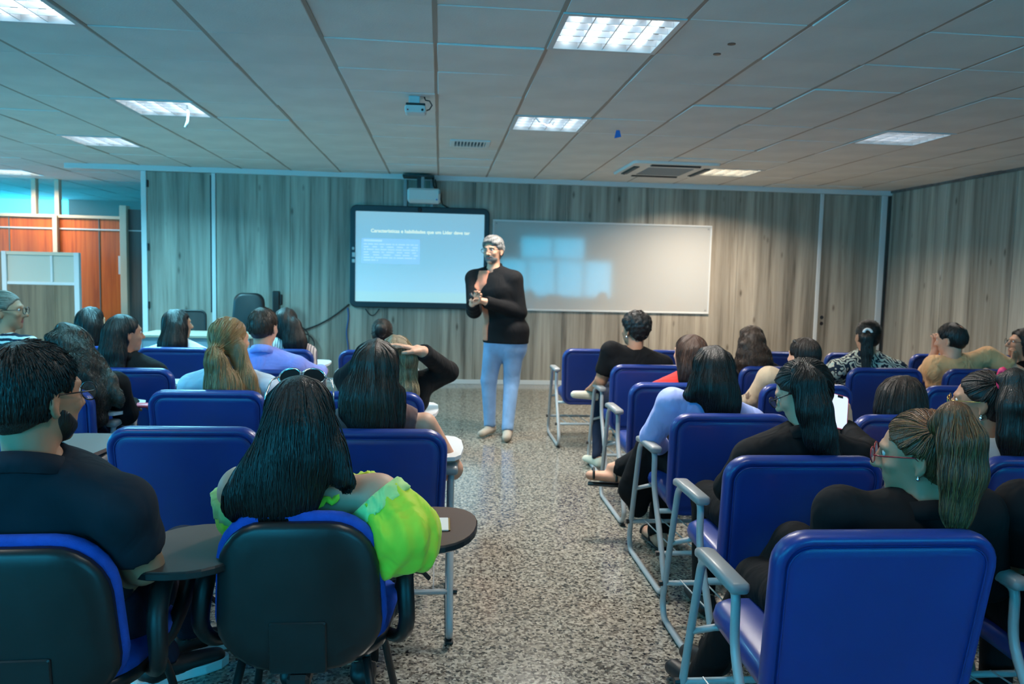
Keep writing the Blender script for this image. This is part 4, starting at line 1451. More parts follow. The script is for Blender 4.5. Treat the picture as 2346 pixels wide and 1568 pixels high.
def person(label, top, y, yaw=0, pitch=0, roll=0, s=1.0, body_yaw=0, hip=None, stand=False, lean=0.0,
           skin_='light', shirt=None, shirt_label=None, sleeve='long', trousers=None, bottom_label=None, shoes=None,
           hair=None, shw=0.185, shd=0.0, arms=None, legs=None, extra=None, res=0.012, hres=0.008, neckline=None, fat=1.0, chain=None, hand_curl=0.5, tail=None, cap_thick=1.0, strands=0, jacket=None, collar=None, strip=None, bands=(), fold=0.0):
    """hair: (kind, colour). arms: {'L'/'R': (elbow, wrist[, finger direction])} world points. legs: {'L'/'R': (knee, ankle, toe direction)}"""
    Rb = rotz(math.radians(body_yaw))
    tp = at(top[0], top[1], y)
    RH = headrot(yaw, pitch, roll)
    thick = 0.013
    hc = tp - RH @ np.array([0, -0.010, 0.113 * s + thick])
    H_ = Head(hc, RH, s)
    N = hc + Rb @ np.array([0, -0.020, 0]) * s + np.array([0, 0, -0.160 * s])
    N = N + Rb @ np.array([0.0, -lean, 0])
    W = lambda p, x, yy, z: np.array(p) + Rb @ np.array([x, yy, z])
    if hip is None:
        hip = (tp[0], y + 0.04)
    hz = 0.54 if not stand else 0.94 * s
    Hp = np.array([hip[0], hip[1], hz])
    low = np.array([-0.75, -0.5, -0.02])
    C = Hp + (N - Hp) * 0.60 + Rb @ np.array([0, 0.012 if not stand else 0.03, 0])
    U_ = Hp + (N - Hp) * 0.79
    fd = Rb @ np.array([0, 1.0, 0])
    rt = Rb @ np.array([1.0, 0, 0])
    # joints
    J = {}
    for sd, x in (('L', -1), ('R', 1)):
        sh = W(N, x * shw, -0.005, -0.092 * s - shd)
        if arms and sd in arms and len(arms[sd]) > 3:
            sh = np.array(arms[sd][3], float)
        if arms and sd in arms and arms[sd][0] is not None:
            el, wr = np.array(arms[sd][0], float), np.array(arms[sd][1], float)
            fdir = np.array(arms[sd][2], float) if len(arms[sd]) > 2 and arms[sd][2] is not None else unit(wr - el)
        else:
            el = W(sh, x * 0.035, 0.07, -0.265 * s)
            wr = W(Hp, x * 0.075, 0.27, 0.115)
            fdir = W((0, 0, 0), -x * 0.35, 0.9, -0.25)
        hj = W(Hp, x * 0.088 * s, 0.02, -0.02)
        if legs and sd in legs:
            kn, an, to = (np.array(q, float) for q in legs[sd])
        elif stand:
            kn = W(Hp, x * 0.095, 0.03, -0.44 * s)
            an = W(Hp, x * 0.11, -0.01, -0.855 * s)
            to = fd
        else:
            kn = W((Hp[0], Hp[1], 0.515), x * 0.12, 0.43 * s, 0)
            an = W((Hp[0], Hp[1], 0.09), x * 0.12, 0.43 * s, 0)
            to = fd
        J[sd] = (sh, el, wr, fdir, hj, kn, an, to)
    allp = [hc, N, Hp] + [q for sd in 'LR' for q in J[sd][:3] + J[sd][4:7]]
    lo = np.min(allp, 0) - 0.26
    hi = np.max(allp, 0) + 0.26
    lo[2] = -0.02
    hi[2] = N[2] + 0.12 if not arms else max(N[2] + 0.12, max(J[q][i][2] for q in 'LR' for i in (0, 1, 2)) + 0.1)
    F = Field(lo, hi, res)
    T, B = 'top', 'bottom'
    f = fat * s
    flt = (fd, 0.70)
    # trunk
    F.ell(B, W(Hp, 0, 0.0, -0.015), np.array((0.172, 0.125, 0.115)) * f, Rb, 0.03)
    waist = Hp + (N - Hp) * 0.22
    F.cap(T, waist, C, 0.142 * f, 0.158 * f, 0.03, flt)
    if sleeve == 'off':
        F.cap(T, C, C + (U_ - C) * 0.45, 0.158 * f, 0.140 * s, 0.04, flt)
        F.cap('skin', C + (U_ - C) * 0.5, U_, 0.135 * f, 0.118 * s, 0.04, flt)
        TS_ = 'skin'
    else:
        F.cap(T, C, U_, 0.158 * f, 0.118 * s, 0.04, flt)
        TS_ = T
    kw = 0.48 if sleeve == 'none' else 0.62
    F.cap(TS_, W(U_, -shw * kw, 0, -0.005), W(U_, shw * kw, 0, -0.005), 0.072 * s, 0.072 * s, 0.04, (fd, 0.9))
    if stand:
        F.cap(T, waist, W(Hp, 0, 0, -0.07), 0.145 * f, 0.158 * f, 0.03, flt)
        F.cap(T, W(Hp, -0.05, 0, -0.07), W(Hp, 0.05, 0, -0.17), 0.125 * f, 0.125 * f, 0.03, (fd, 0.9))
        F.cap(T, W(Hp, 0.05, 0, -0.07), W(Hp, -0.05, 0, -0.17), 0.125 * f, 0.125 * f, 0.03, (fd, 0.9))
    for sd, x in (('L', -1), ('R', 1)):
        sh, el, wr, fdir, hj, kn, an, to = J[sd]
        F.cap(TS_, W(N, x * 0.02, -0.01, -0.020), sh + (np.array([0, 0, 0.004]) if sleeve != 'none' else (W(N, x * 0.02, -0.01, -0.02) - sh) * 0.42), 0.040 * s, 0.058 * s if sleeve != 'none' else 0.05 * s, 0.035)
        split = {'long': 1.0, 'short': 0.62, 'tee': 0.52, 'none': 0.0, 'off': 0.9}[sleeve]
        au, al = 'skin', 'skin'
        m1 = sh + (el - sh) * (split if split < 1 else 1)
        ra, rb, rc, rw = 0.055 * s, 0.043 * s, 0.038 * s, 0.027 * s
        if sleeve != 'none':
            ra *= 1.08
        if sleeve == 'off':
            F.cap('skin', sh, sh + (el - sh) * 0.06, ra, ra, 0.03)
            F.cap(T, sh + (el - sh) * 0.10, el, ra * 1.15, ra * 1.42, 0.03)
            F.cap(T, el, el + (wr - el) * 0.25, ra * 1.42, ra * 1.0, 0.03)
            F.cap('skin', el + (wr - el) * 0.3, wr, rb, rw, 0.02)
        elif split >= 1:
            F.cap(T, sh, el, ra * 1.04, rb * 1.12, 0.03)
            cuff = el + (wr - el) * 0.93
            F.cap(T, el, cuff, rb * 1.12, rw * 1.3, 0.02)
            F.cap('skin', cuff, wr, rw * 1.05, rw, 0.01)
        elif split > 0:
            F.cap(T, sh, m1, ra * 1.06, (ra + (rb - ra) * split) * 1.14, 0.03)
            F.cap('skin', m1, el, ra + (rb - ra) * split, rb, 0.02)
            F.cap('skin', el, wr, rb, rw, 0.02)
        else:
            F.cap('skin', sh, el, ra, rb, 0.03)
            F.cap('skin', el, wr, rb, rw, 0.02)
        F.cap(B, hj, kn, 0.090 * f, 0.063 * s, 0.04)
        F.cap(B, kn, an, 0.062 * s, 0.042 * s if shoes else 0.05 * s, 0.02)
        to = unit(to)
        hl = an + np.array([0, 0, -0.045 * s]) - to * 0.035
        F.cap('shoe' + sd, hl, an + np.array([0, 0, -0.058 * s]) + to * 0.17 * s, 0.040 * s, 0.031 * s, 0.02, ((0, 0, 1), 0.85))
        F.cap('shoe' + sd, an, hl, 0.036 * s, 0.038 * s, 0.02)
    F.cap('skin', N + fd * 0.012, hc + RH @ np.array([0, -0.02, -0.05]), 0.055 * s, 0.050 * s, 0.02)
    if extra:
        extra(F, J, W, Hp, N, C, Rb)
    keys = list(F.g)
    tot = F.g[keys[0]]
    for q in keys[1:]:
        tot = smin(tot, F.g[q], 0.022)
    # body: one skin-coloured figure under the clothes
    V, Q = nets(tot, F.lo, F.h)
    Vs, Qs, Ms = [V], [Q], [np.zeros(len(Q), int)]
    off = len(V)
    # finer head, set into the neck
    FH = Field(hc - 0.17 * s, hc + 0.17 * s, hres)
    FH.lo[2] -= 0
    H_.skull(FH, N)
    V, Q = nets(FH.g['skin'], FH.lo, FH.h)
    Vs.append(V); Qs.append(Q + off); off += len(V)
    loc = (V - hc) @ RH / s
    cen = loc[Q].mean(1)
    lip = ((np.abs(cen[:, 0]) < 0.024) & (cen[:, 1] > 0.080) & (np.abs(cen[:, 2] + 0.061) < 0.0125 - 0.22 * np.abs(cen[:, 0])))
    Ms.append(lip.astype(int))
    for sd, x in (('L', -1), ('R', 1)):
        sh, el, wr, fdir, *_ = J[sd]
        FA = Field(wr - 0.20, wr + 0.20, 0.005)
        upv = np.array([0, 0, 1.0]) if abs(unit(fdir)[2]) < 0.8 else -fd
        hand(FA, 'skin', wr, fdir, upv, -x if not stand else -x, s, hand_curl)
        FA.cap('skin', wr - unit(wr - el) * 0.04, wr, 0.028 * s, 0.0265 * s, 0.012)
        V, Q = nets(FA.g['skin'], FA.lo, FA.h)
        Vs.append(V); Qs.append(Q + off); off += len(V)
        Ms.append(np.zeros(len(Q), int))
    me = npmesh('person', np.concatenate(Vs), np.concatenate(Qs), [SKIN[skin_], M['lips']], np.concatenate(Ms))
    body = link('person', me)
    tag(body, label, 'person', 'people in the room')

    def garment(k, m, name, lab, o_=0.010):
        oth = None
        for q in keys:
            if q != k:
                oth = F.g[q] if oth is None else np.minimum(oth, F.g[q])
        msk = (F.g[k] - oth) * 0.6
        if stand and k == T:
            o_ = 0.018
            msk = np.minimum(msk, np.maximum(Hp[2] - 0.135 - F.ax[2], F.ax[2] - Hp[2] - 0.13)[None, None, :])
        if stand and k == B:
            msk = np.minimum(msk, np.maximum(F.ax[2] - Hp[2] + 0.115, Hp[2] - 0.42 - F.ax[2])[None, None, :])
        if stand and k == T:
            msk = np.maximum(msk, (Hp[2] - 0.135 - F.ax[2])[None, None, :])
        G = np.maximum(tot - o_ - (fold * np.sin((110 * F.ax[0])[:, None, None] + (60 * F.ax[1])[None, :, None] + 3 * F.noise(14, 4) + (14 * F.ax[2])[None, None, :]) if fold and k == T else 0), msk)
        V, Q = nets(G, F.lo, F.h)
        if len(Q):
            return link(name, npmesh(name, V, Q, [m]), parent=body, label=lab)

    if shirt is not None:
        garment(T, shirt, 'shirt' if not jacket else 'jacket', shirt_label, 0.011)
    if strip is not None:
        # open jacket: the shirt shows in a strip down the front
        m_, w_, x0_, zt_, zb_ = strip
        px_ = F.plane(W(N, x0_, 0, 0), rt)
        wid = w_ * (1 + 0.25 * np.clip((zt_ - F.ax[2]) / 0.3, 0, 1))[None, None, :]
        G = np.maximum(tot - 0.023, np.abs(px_) - wid)
        G = np.maximum(G, -F.plane(Hp, fd))
        G = np.maximum(G, F.plane(Hp, fd) - 0.185)
        G = np.maximum(G, (F.ax[2] - zt_)[None, None, :])
        G = np.maximum(G, (zb_ - F.ax[2])[None, None, :])
        V, Q = nets(G, F.lo, F.h)
        link('shirt', npmesh('shirt', V, Q, [m_]), parent=body, label='coral shirt under the open jacket')
    for bn, bm, bf, w_, o_ in bands:
        p_, n_ = bf(J, N)
        px_ = F.plane(p_, n_)
        dist = np.sqrt((F.ax[0] - p_[0])[:, None, None] ** 2 + (F.ax[1] - p_[1])[None, :, None] ** 2 + (F.ax[2] - p_[2])[None, None, :] ** 2)
        G = np.maximum(np.maximum(tot - o_ - 0.004 * F.noise(170, 8), np.abs(px_) - w_), dist - 0.14)
        V, Q = nets(G, F.lo, F.h)
        if len(Q):
            link(bn, npmesh(bn, V, Q, [bm]), parent=body)
    if trousers is not None:
        garment(B, trousers, 'trousers' if 'skirt' not in (bottom_label or '') else 'skirt', bottom_label, 0.008)
    if shoes is not None:
        garment('shoeL', shoes, 'shoe', None, 0.004)
        garment('shoeR', shoes, 'shoe', None, 0.004)
    if collar is not None:
        ring = [N + Rb @ np.array([0.066 * s * math.sin(a), -0.006 + 0.062 * s * math.cos(a), 0.006 - 0.030 * math.cos(a)]) for a in np.linspace(0.35, 2 * PI - 0.35, 22)]
        c_ = MB()
        n_ = len(ring)
        vs = []
        for p_ in ring:
            out_ = unit([p_[0] - N[0], p_[1] - N[1], 0])
            vs += [p_ + out_ * 0.010 + np.array([0, 0, -0.028]), p_ + np.array([0, 0, 0.022]) - out_ * 0.002, p_ + out_ * 0.006 + np.array([0, 0, 0.024]), p_ + out_ * 0.024 + np.array([0, 0, -0.022])]
        fs = []
        for i in range(n_ - 1):
            for j in range(4):
                fs.append((i * 4 + j, i * 4 + (j + 1) % 4, (i + 1) * 4 + (j + 1) % 4, (i + 1) * 4 + j))
        c_.add(vs, fs).build('collar', collar, body, smooth=True)
    # eyes
    e = MB()
    for x in (-1, 1):
        e.ball(H_.w(x * 0.031, 0.076, 0.009), 0.0118 * s, 10, 8)
        e.ball(H_.w(x * 0.031, 0.0835, 0.009), 0.0058 * s, 8, 6, mi=1)
    em = e.mesh('eyes')
    em.materials.append(M['eyewhite'])
    em.materials.append(M['iris'])
    link('eyes', em, parent=body, smooth=True)
    info = dict(body=body, H=H_, N=N, J=J, W=W, Hp=Hp, Rb=Rb, s=s)
    if hair:
        info['hair'] = make_hair(H_, hair[0], HAIR[hair[1]], body, chain or [], tail or [], strands, cap_thick, hres, N)
    return info


def make_hair(H, kind, m, body, chain, tail, strands, th, hres, N):
    """a shell over the skull, falling locks along the chains, and strands combed over it"""
    k = H.k
    pts = [H.c] + [np.array(p[:3]) for c in chain for p in c] + [np.array(p[:3]) for c in tail for p in c]
    rad = max([0.13] + [p[3] + 0.04 for c in chain + tail for p in c])
    lo, hi = np.min(pts, 0) - rad - 0.02, np.max(pts, 0) + rad + 0.02
    lo = np.minimum(lo, H.c - 0.15)
    hi = np.maximum(hi, H.c + 0.15)
    F = Field(lo, hi, hres * 1.05)
    g = 'h'
    F.ell(g, H.w(0, -0.016, 0.032), (np.array((0.073, 0.092, 0.081)) + 0.011 * th) * k, H.R, 0.02, 0.12)
    F.ell(g, H.w(0, -0.036, -0.010), (np.array((0.062, 0.062, 0.070)) + 0.010 * th) * k, H.R, 0.03, 0.12)
    D = F.g[g]
    D = np.maximum(D, F.plane(H.w(0, 0.074, 0.078), H.d(0, 0.82, -0.57)) + 0.005 * F.noise(130, 21))
    D = np.maximum(D, F.plane(H.w(0, 0.0, -0.070), H.d(0, 0.25, -1)))
    if kind in ('short', 'wavyshort', 'bald', 'pony', 'bun', 'curlyshort', 'fade', 'halfup'):
        # trimmed round the ears and at the nape
        for x in (-1, 1):
            F.g[g] = D
            F.ell(g, H.w(x * 0.085, 0.010, -0.020), np.array((0.030, 0.034, 0.040)) * k, H.R, -1, 0.05)
            D = F.g[g]
    if kind in ('short', 'bald', 'wavyshort'):
        D = np.maximum(D, F.plane(H.w(0, -0.03, -0.052), H.d(0, 0.55, -0.85)))
        D = np.maximum(D, F.plane(H.w(0, 0.025, 0.0), H.d(0, 1.0, -0.22)) - 0.03)
    if kind == 'bald':
        F.g[g] = D
        F.ell(g, H.w(0.012, -0.082, 0.088), np.array((0.036, 0.040, 0.036)) * k, H.R, -1, 0.05)
        D = F.g[g]
    if kind == 'wavyshort':
        F.g[g] = D
        F.ell(g, H.w(0, 0.008, 0.072), np.array((0.076, 0.082, 0.058)) * k, H.R, 0.03, 0.1)
        D = np.maximum(F.g[g], F.plane(H.w(0, 0.086, 0.085), H.d(0, 0.9, -0.5)) + 0.010 * F.noise(90, 2)) + 0.004 * F.noise(120, 4)
    if kind == 'curlyshort':
        F.g[g] = D
        F.ell(g, H.w(0, -0.018, 0.050), np.array((0.093, 0.108, 0.088)) * k, H.R, 0.03, 0.1)
        D = np.maximum(F.g[g], F.plane(H.w(0, 0.070, 0.075), H.d(0, 0.75, -0.66)))
        D = D + 0.006 * F.noise(190, 3)
    if kind in ('long', 'curly', 'bob'):
        # side curtains that cover the ears
        F.g[g] = D
        for x in (-1, 1):
            F.cap(g, H.w(x * 0.057, -0.012, 0.045), H.w(x * 0.063, -0.018, -0.085), 0.028 * k, 0.024 * k, 0.03)
        F.cap(g, H.w(0, -0.055, 0.03), H.w(0, -0.06, -0.08), 0.055 * k, 0.055 * k, 0.04)
        D = F.g[g]
    F.g[g] = D
    for c in chain:
        for a, b in zip(c[:-1], c[1:]):
            nrm = np.array([0, 1.0, 0.0])
            F.cap(g, a[:3], b[:3], a[3], b[3], 0.035, (nrm, a[4] if len(a) > 4 else 0.55))
    for c in tail:
        for a, b in zip(c[:-1], c[1:]):
            F.cap(g, a[:3], b[:3], a[3], b[3], 0.015, (np.array([0, 1.0, 0]), a[4] if len(a) > 4 else 0.8))
    D = F.g[g]
    if kind in ('curly',):
        D = D + 0.006 * F.noise(75, 5) + 0.003 * F.noise(190, 6)
    elif kind in ('long', 'halfup', 'bob', 'pony'):
        # combed locks: grooves that vary across but hardly along the fall
        r = np.random.RandomState(11)
        gr = 0
        for q in range(4):
            fr = r.uniform(90, 190)
            gr = gr + np.sin(F.ax[0] * fr + r.uniform(0, 6))[:, None, None] + np.sin(F.ax[1] * fr * 0.7 + r.uniform(0, 6))[None, :, None]
        D = D + ((0.0004 if kind == 'pony' else 0.0010) * gr + 0 * D).astype(np.float32)
    V, Q = nets(D, F.lo, F.h)
    Vs, Qs = [V], [Q]
    mi = [np.zeros(len(Q), int)]
    if strands:
        # strands combed along the surface
        G = np.gradient(D, F.h)
        rs = np.random.RandomState(5)

        def samp(A, p):
            u = (p - F.lo) / F.h
            i = np.clip(u.astype(int), 0, F.n - 2)
            fr = np.clip(u - i, 0, 1)
            o = 0
            for dx in (0, 1):
                for dy in (0, 1):
                    for dz in (0, 1):
                        w = (fr[:, 0] if dx else 1 - fr[:, 0]) * (fr[:, 1] if dy else 1 - fr[:, 1]) * (fr[:, 2] if dz else 1 - fr[:, 2])
                        o = o + w * A[i[:, 0] + dx, i[:, 1] + dy, i[:, 2] + dz]
            return o
        pts_ = V[rs.randint(0, len(V), strands)]
        if kind == 'bald':
            pts_ = pts_[np.linalg.norm(pts_ - H.w(0.012, -0.082, 0.088), axis=1) > 0.062]
            strands = len(pts_)
        steps = 22 if kind not in ('short', 'wavyshort', 'fade', 'bald', 'curlyshort') else 5
        stp = 0.013 if steps > 10 else 0.006
        tie = np.array(tail[0][0][:3]) if tail else None
        crown = H.w(0, -0.05, 0.11)
        p = pts_.copy()
        lift = rs.uniform(-0.001, 0.004, strands) if steps > 10 else rs.uniform(0.0, 0.006, strands)
        wob = rs.uniform(0, 6.3, (strands, 2))
        amp = {'curly': 0.9, 'curlyshort': 1.6}.get(kind, 0.14)
        path = [p.copy()]
        for q in range(steps):
            n_ = np.stack([samp(G[i], p) for i in range(3)], 1)
            n_ /= np.linalg.norm(n_, axis=1, keepdims=True) + 1e-9
            d = np.tile(np.array([0, 0, -1.0]), (strands, 1))
            if kind in ('short', 'wavyshort', 'fade', 'bald', 'curlyshort', 'long', 'bob', 'curly'):
                aw = p - crown
                d = d + 0.9 * aw / (np.linalg.norm(aw, axis=1, keepdims=True) + 1e-6) * (p[:, 2:3] > H.c[2] + 0.02)
            if tie is not None:
                onhead = np.linalg.norm(p - H.w(0, -0.015, 0.02), axis=1) < 0.125 * k
                tt = tie - p
                near = np.linalg.norm(tt, axis=1) < 0.03
                tt /= np.linalg.norm(tt, axis=1, keepdims=True) + 1e-6
                use = (onhead & ~near)[:, None]
                d = np.where(use, tt, d)
            d = d + amp * np.stack([np.sin(wob[:, 0] + q * 0.9), np.cos(wob[:, 1] + q * 0.7), 0 * wob[:, 0]], 1)
            d -= n_ * (d * n_).sum(1, keepdims=True)
            d /= np.linalg.norm(d, axis=1, keepdims=True) + 1e-6
            p = p + stp * d
            f_ = samp(D, p)
            p = p - n_ * np.clip(f_ - lift * min(1, q / 4), -0.01, 0.01)[:, None]
            if steps < 10:
                low_ = ((p - H.c) @ H.R)[:, 2] < -0.052 * k
                p[low_] = path[-1][low_]
            path.append(p.copy())
        V2, Q2 = ribbons(np.stack(path, 1), rs.uniform(0.0009, 0.0021, strands))
        Qs.append(Q2 + len(V))
        Vs.append(V2)
    return link('hair', npmesh('hair', np.concatenate(Vs), np.concatenate(Qs), [m]), parent=body)


def glasses(P, m, lens=None, name='glasses', lift=0.0, round_=False):
    H = P['H']
    g = MB()
    w, h = (0.027, 0.021) if not round_ else (0.024, 0.023)
    for x in (-1, 1):
        ring = [H.w(x * 0.033 + w * math.cos(a) * (abs(math.cos(a)) ** -0.15 if abs(math.cos(a)) > 0.1 else 1), 0.112 - 0.10 * abs(w * math.cos(a) * x + x * 0.033 - 0) ** 1 * 0.35, 0.004 + h * math.sin(a)) for a in np.linspace(0, 2 * PI, 19)[:-1]]
        g.tube(ring, 0.0018, 5, closed=True)
        g.tube([H.w(x * 0.062, 0.104, 0.010), H.w(x * 0.076, 0.085, 0.010), H.w(x * 0.079, 0.0, 0.008), H.w(x * 0.077, -0.018, -0.012)], 0.0019, 5)
    g.tube([H.w(-0.008, 0.112, 0.008), H.w(0, 0.115, 0.011), H.w(0.008, 0.112, 0.008)], 0.0017, 5)
    o = g.build(name, m, P['body'], smooth=True)
    if lens is not None:
        q = MB()
        for x in (-1, 1):
            ring = [H.w(x * 0.033 + w * math.cos(a), 0.1105, 0.004 + h * math.sin(a)) for a in np.linspace(0, 2 * PI, 17)[:-1]]
            ring2 = [H.w(x * 0.033 + w * math.cos(a), 0.1095, 0.004 + h * math.sin(a)) for a in np.linspace(0, 2 * PI, 17)[:-1]]
            q.rings([ring, ring2])
        q.build('lenses', lens, o)
    return o


def earring(P, x, m=None, r=0.008, drop=0.012):
    H = P['H']
    c = H.w(x * 0.080, -0.004, -0.045 - drop)
    b = MB().ball(c, r, 8, 6)
    b.tube([H.w(x * 0.079, -0.004, -0.040), c], 0.0022, 5)
    return b.build('earring', m or M['silver'], P['body'], smooth=True)

# ------------------------------------------------------------------ the audience
def ch(*p):
    return [(*at(q[0], q[1], q[2]), *q[3:]) for q in p]


def onfloor(px, py, z):
    d = _fw + (px - 1173) / FPX * _r - (py - 784) / FPX * _u
    t = (z - EYE) / d[2]
    return np.array([d[0] * t, d[1] * t, z])


V3 = lambda *p: np.array(p, float)
C = dict(polo=cloth('navy_polo_cloth', (0.017, 0.022, 0.032), 0.9, 0.35), black=cloth('black_cloth', (0.007, 0.007, 0.008), 0.85), blazer=cloth('black_blazer', (0.008, 0.008, 0.009), 0.85, 0.35),
         charcoal=cloth('charcoal_cloth', (0.013, 0.013, 0.014), 0.9), lime=cloth('lime_cloth', (0.60, 0.78, 0.05), 0.7, 0.8, 0.05), lace=cloth('pale_lime_lace', (0.52, 0.78, 0.28), 0.8, 1.0, 0.3),
         denim=cloth('dark_denim', (0.018, 0.025, 0.050), 0.9), jeans=cloth('light_denim', (0.17, 0.30, 0.50), 0.9, 0.4), paleblue=cloth('pale_blue_cotton', (0.50, 0.62, 0.74), 0.85),
         periwinkle=cloth('periwinkle_cotton', (0.24, 0.30, 0.80), 0.85), skyshirt=cloth('light_blue_satin', (0.34, 0.42, 0.80), 0.6, 0.7), white=cloth('white_cotton', (0.72, 0.72, 0.72), 0.85),
         mauve=cloth('mauve_cotton', (0.13, 0.075, 0.075), 0.85), red=cloth('red_cotton', (0.62, 0.030, 0.025), 0.8), tan=cloth('tan_cotton', (0.72, 0.40, 0.19), 0.9, 0.9), yellow=cloth('mustard_cotton', (0.55, 0.30, 0.03), 0.85),
         coral=cloth('coral_cotton', (0.55, 0.20, 0.12), 0.85), grey=cloth('grey_cotton', (0.20, 0.19, 0.19), 0.85),
         stripes=patterned('striped_jersey', 'stripes', (0.015, 0.02, 0.04), (0.70, 0.68, 0.64)), pins=patterned('pinstriped_blouse', 'pinstripes', (0.72, 0.62, 0.58), (0.12, 0.10, 0.14)),
         leaves=patterned('leaf_print', 'leaves', (0.012, 0.025, 0.045), (0.62, 0.58, 0.46)), motif=patterned('beige_motif_print', 'motif', (0.52, 0.40, 0.27), (0.16, 0.11, 0.08)),
         cream=cloth('cream_leather', (0.62, 0.58, 0.46), 0.6, 0.1), beige=cloth('beige_suede', (0.36, 0.31, 0.25), 0.8, 0.1))

# --- last row, left
P1 = person('man in a navy polo shirt with short dark hair, beard and glasses, seen from behind', (72, 780), 1.99, yaw=-28, pitch=2, hip=(-0.97, 2.18), skin_='tan', s=1.08,
            shirt=C['polo'], shirt_label='navy polo shirt', sleeve='tee', trousers=C['denim'], shoes=M['black'], hair=('short', 'black'), shw=0.205, fat=1.12, strands=2600, collar=C['polo'],
            res=0.010, hres=0.0065, cap_thick=1.2,
            arms={'R': (at(328, 1296, 2.05), at(225, 1335, 2.32), None), 'L': (V3(-1.30, 2.22, 0.68), V3(-1.05, 2.50, 0.62))},
            legs={'R': (V3(-0.83, 2.62, 0.53), onfloor(432, 1440, 0.10), V3(0.75, 0.45, 0)), 'L': (V3(-1.10, 2.62, 0.53), onfloor(372, 1500, 0.10), V3(0.7, 0.5, 0))})


def soles(P, m):
    for sd in 'LR':
        an, to = P['J'][sd][6], unit(P['J'][sd][7])
        s_ = P['s']
        b0 = an - to * 0.055 * s_
        sid = unit(np.cross(to, V3(0, 0, 1)))
        out = [(-0.035, 0.028), (0.0, 0.036), (0.10, 0.034), (0.18, 0.044), (0.235, 0.036), (0.268, 0.012), (0.268, -0.012), (0.235, -0.036), (0.18, -0.042), (0.10, -0.034), (0.0, -0.036), (-0.035, -0.028)]
        MB().rings([[(*(b0 + s_ * (a * to + b * k * sid))[:2], max(0.002, an[2] - 0.10) + z) for a, b in out] for z, k in ((0, 0.96), (0.006, 1.0), (0.030, 1.0), (0.034, 0.95))]).build('sole', m, P['body'])


soles(P1, M['whiteplast'])
glasses(P1, M['blackframe'], M['glass'])
hb = Field(P1['H'].c - 0.16, P1['H'].c + 0.16, 0.007)
hb.ell('b', P1['H'].w(0, 0.036, -0.060), np.array((0.058, 0.060, 0.056)) * 1.08, P1['H'].R)
hb.ell('b', P1['H'].w(0, 0.030, -0.030), np.array((0.0645, 0.050, 0.060)) * 1.08, P1['H'].R)
D_ = np.maximum(hb.g['b'], hb.plane(P1['H'].w(0, 0.03, -0.030), P1['H'].d(0, 0.75, 1)))
V_, Q_ = nets(D_, hb.lo, hb.h)
link('beard', npmesh('beard', V_, Q_, [HAIR['black']]), parent=P1['body'])

P2 = person('woman in a lime off-shoulder top with long straight black hair and sunglasses on her head', (688, 866), 2.20, yaw=4, pitch=4, hip=(-0.37, 2.33), skin_='light', s=0.97,
            shirt=C['lime'], shirt_label='lime off-shoulder blouse', sleeve='off', trousers=C['black'], shoes=M['black'], hair=('long', 'black'), shw=0.168, strands=1700, res=0.009, hres=0.0065,
            chain=[ch((688, 930, 2.15, 0.078, 0.8), (684, 990, 2.12, 0.084, 0.6), (672, 1050, 2.10, 0.095, 0.45), (640, 1120, 2.09, 0.100, 0.4), (612, 1158, 2.085, 0.060, 0.4)),
                   ch((636, 1010, 2.12, 0.040), (596, 1085, 2.10, 0.050, 0.5), (548, 1140, 2.09, 0.040), (530, 1165, 2.09, 0.022)),
                   ch((735, 985, 2.13, 0.040), (760, 1050, 2.11, 0.038), (785, 1092, 2.10, 0.022), (805, 1112, 2.10, 0.012))],
            fold=0.0045,
            extra=lambda F, J, W, Hp, N, Cc, Rb: [F.cap('top', V3(-0.50, 2.235, 0.765), V3(-0.22, 2.235, 0.780), 0.092, 0.088, 0.03, ((0, 1, 0), 0.95)), F.cap('top', at(905, 1200, 2.16), at(888, 1290, 2.13), 0.062, 0.034, 0.03), F.cap('top', at(930, 1230, 2.14), at(958, 1268, 2.13), 0.062, 0.040, 0.03)],
            arms={'R': (at(928, 1218, 2.15), at(990, 1225, 2.40), None, at(862, 1140, 2.18)), 'L': (at(596, 1262, 2.30), V3(-0.42, 2.55, 0.66), None, at(556, 1122, 2.20))},
            bands=[('lace_trim', C['lace'], lambda J, N: (J['R'][0] + (J['R'][1] - J['R'][0]) * 0.16, unit(J['R'][1] - J['R'][0])), 0.024, 0.015),
                   ('lace_trim', C['lace'], lambda J, N: (J['L'][0] + (J['L'][1] - J['L'][0]) * 0.12, unit(J['L'][1] - J['L'][0])), 0.025, 0.018)])
glr = [(688 - 70, 866), (688 + 70, 866)]
H2 = P2['H']
sg = MB()
sl_ = MB()
for x in (-1, 1):
    ring = [H2.w(x * 0.034 + 0.031 * math.cos(a), 0.040 + 0.010 * math.cos(a) * x + 0.018 * math.sin(a) - 0.06 * abs(x * 0.034 + 0.031 * math.cos(a)) , 0.134 + 0.020 * math.sin(a) - 0.16 * abs(x * 0.034 + 0.031 * math.cos(a))) for a in np.linspace(0, 2 * PI, 19)[:-1]]
    sg.tube(ring, 0.0030, 6, closed=True)
    sl_.rings([[p + H2.d(0, 0.001, 0) for p in ring], [p - H2.d(0, 0.001, 0) for p in ring]])
    sg.tube([H2.w(x * 0.064, 0.035, 0.126), H2.w(x * 0.084, 0.025, 0.118), H2.w(x * 0.092, -0.01, 0.085), H2.w(x * 0.093, -0.035, 0.045)], 0.0030, 6)
sg.tube([H2.w(-0.008, 0.045, 0.138), H2.w(0.008, 0.045, 0.138)], 0.003, 6)
so_ = sg.build('sunglasses', M['silver'], P2['body'], 'silver-rimmed sunglasses pushed up on the hair', smooth=True)
sl_.build('lenses', M['darklens'], so_)
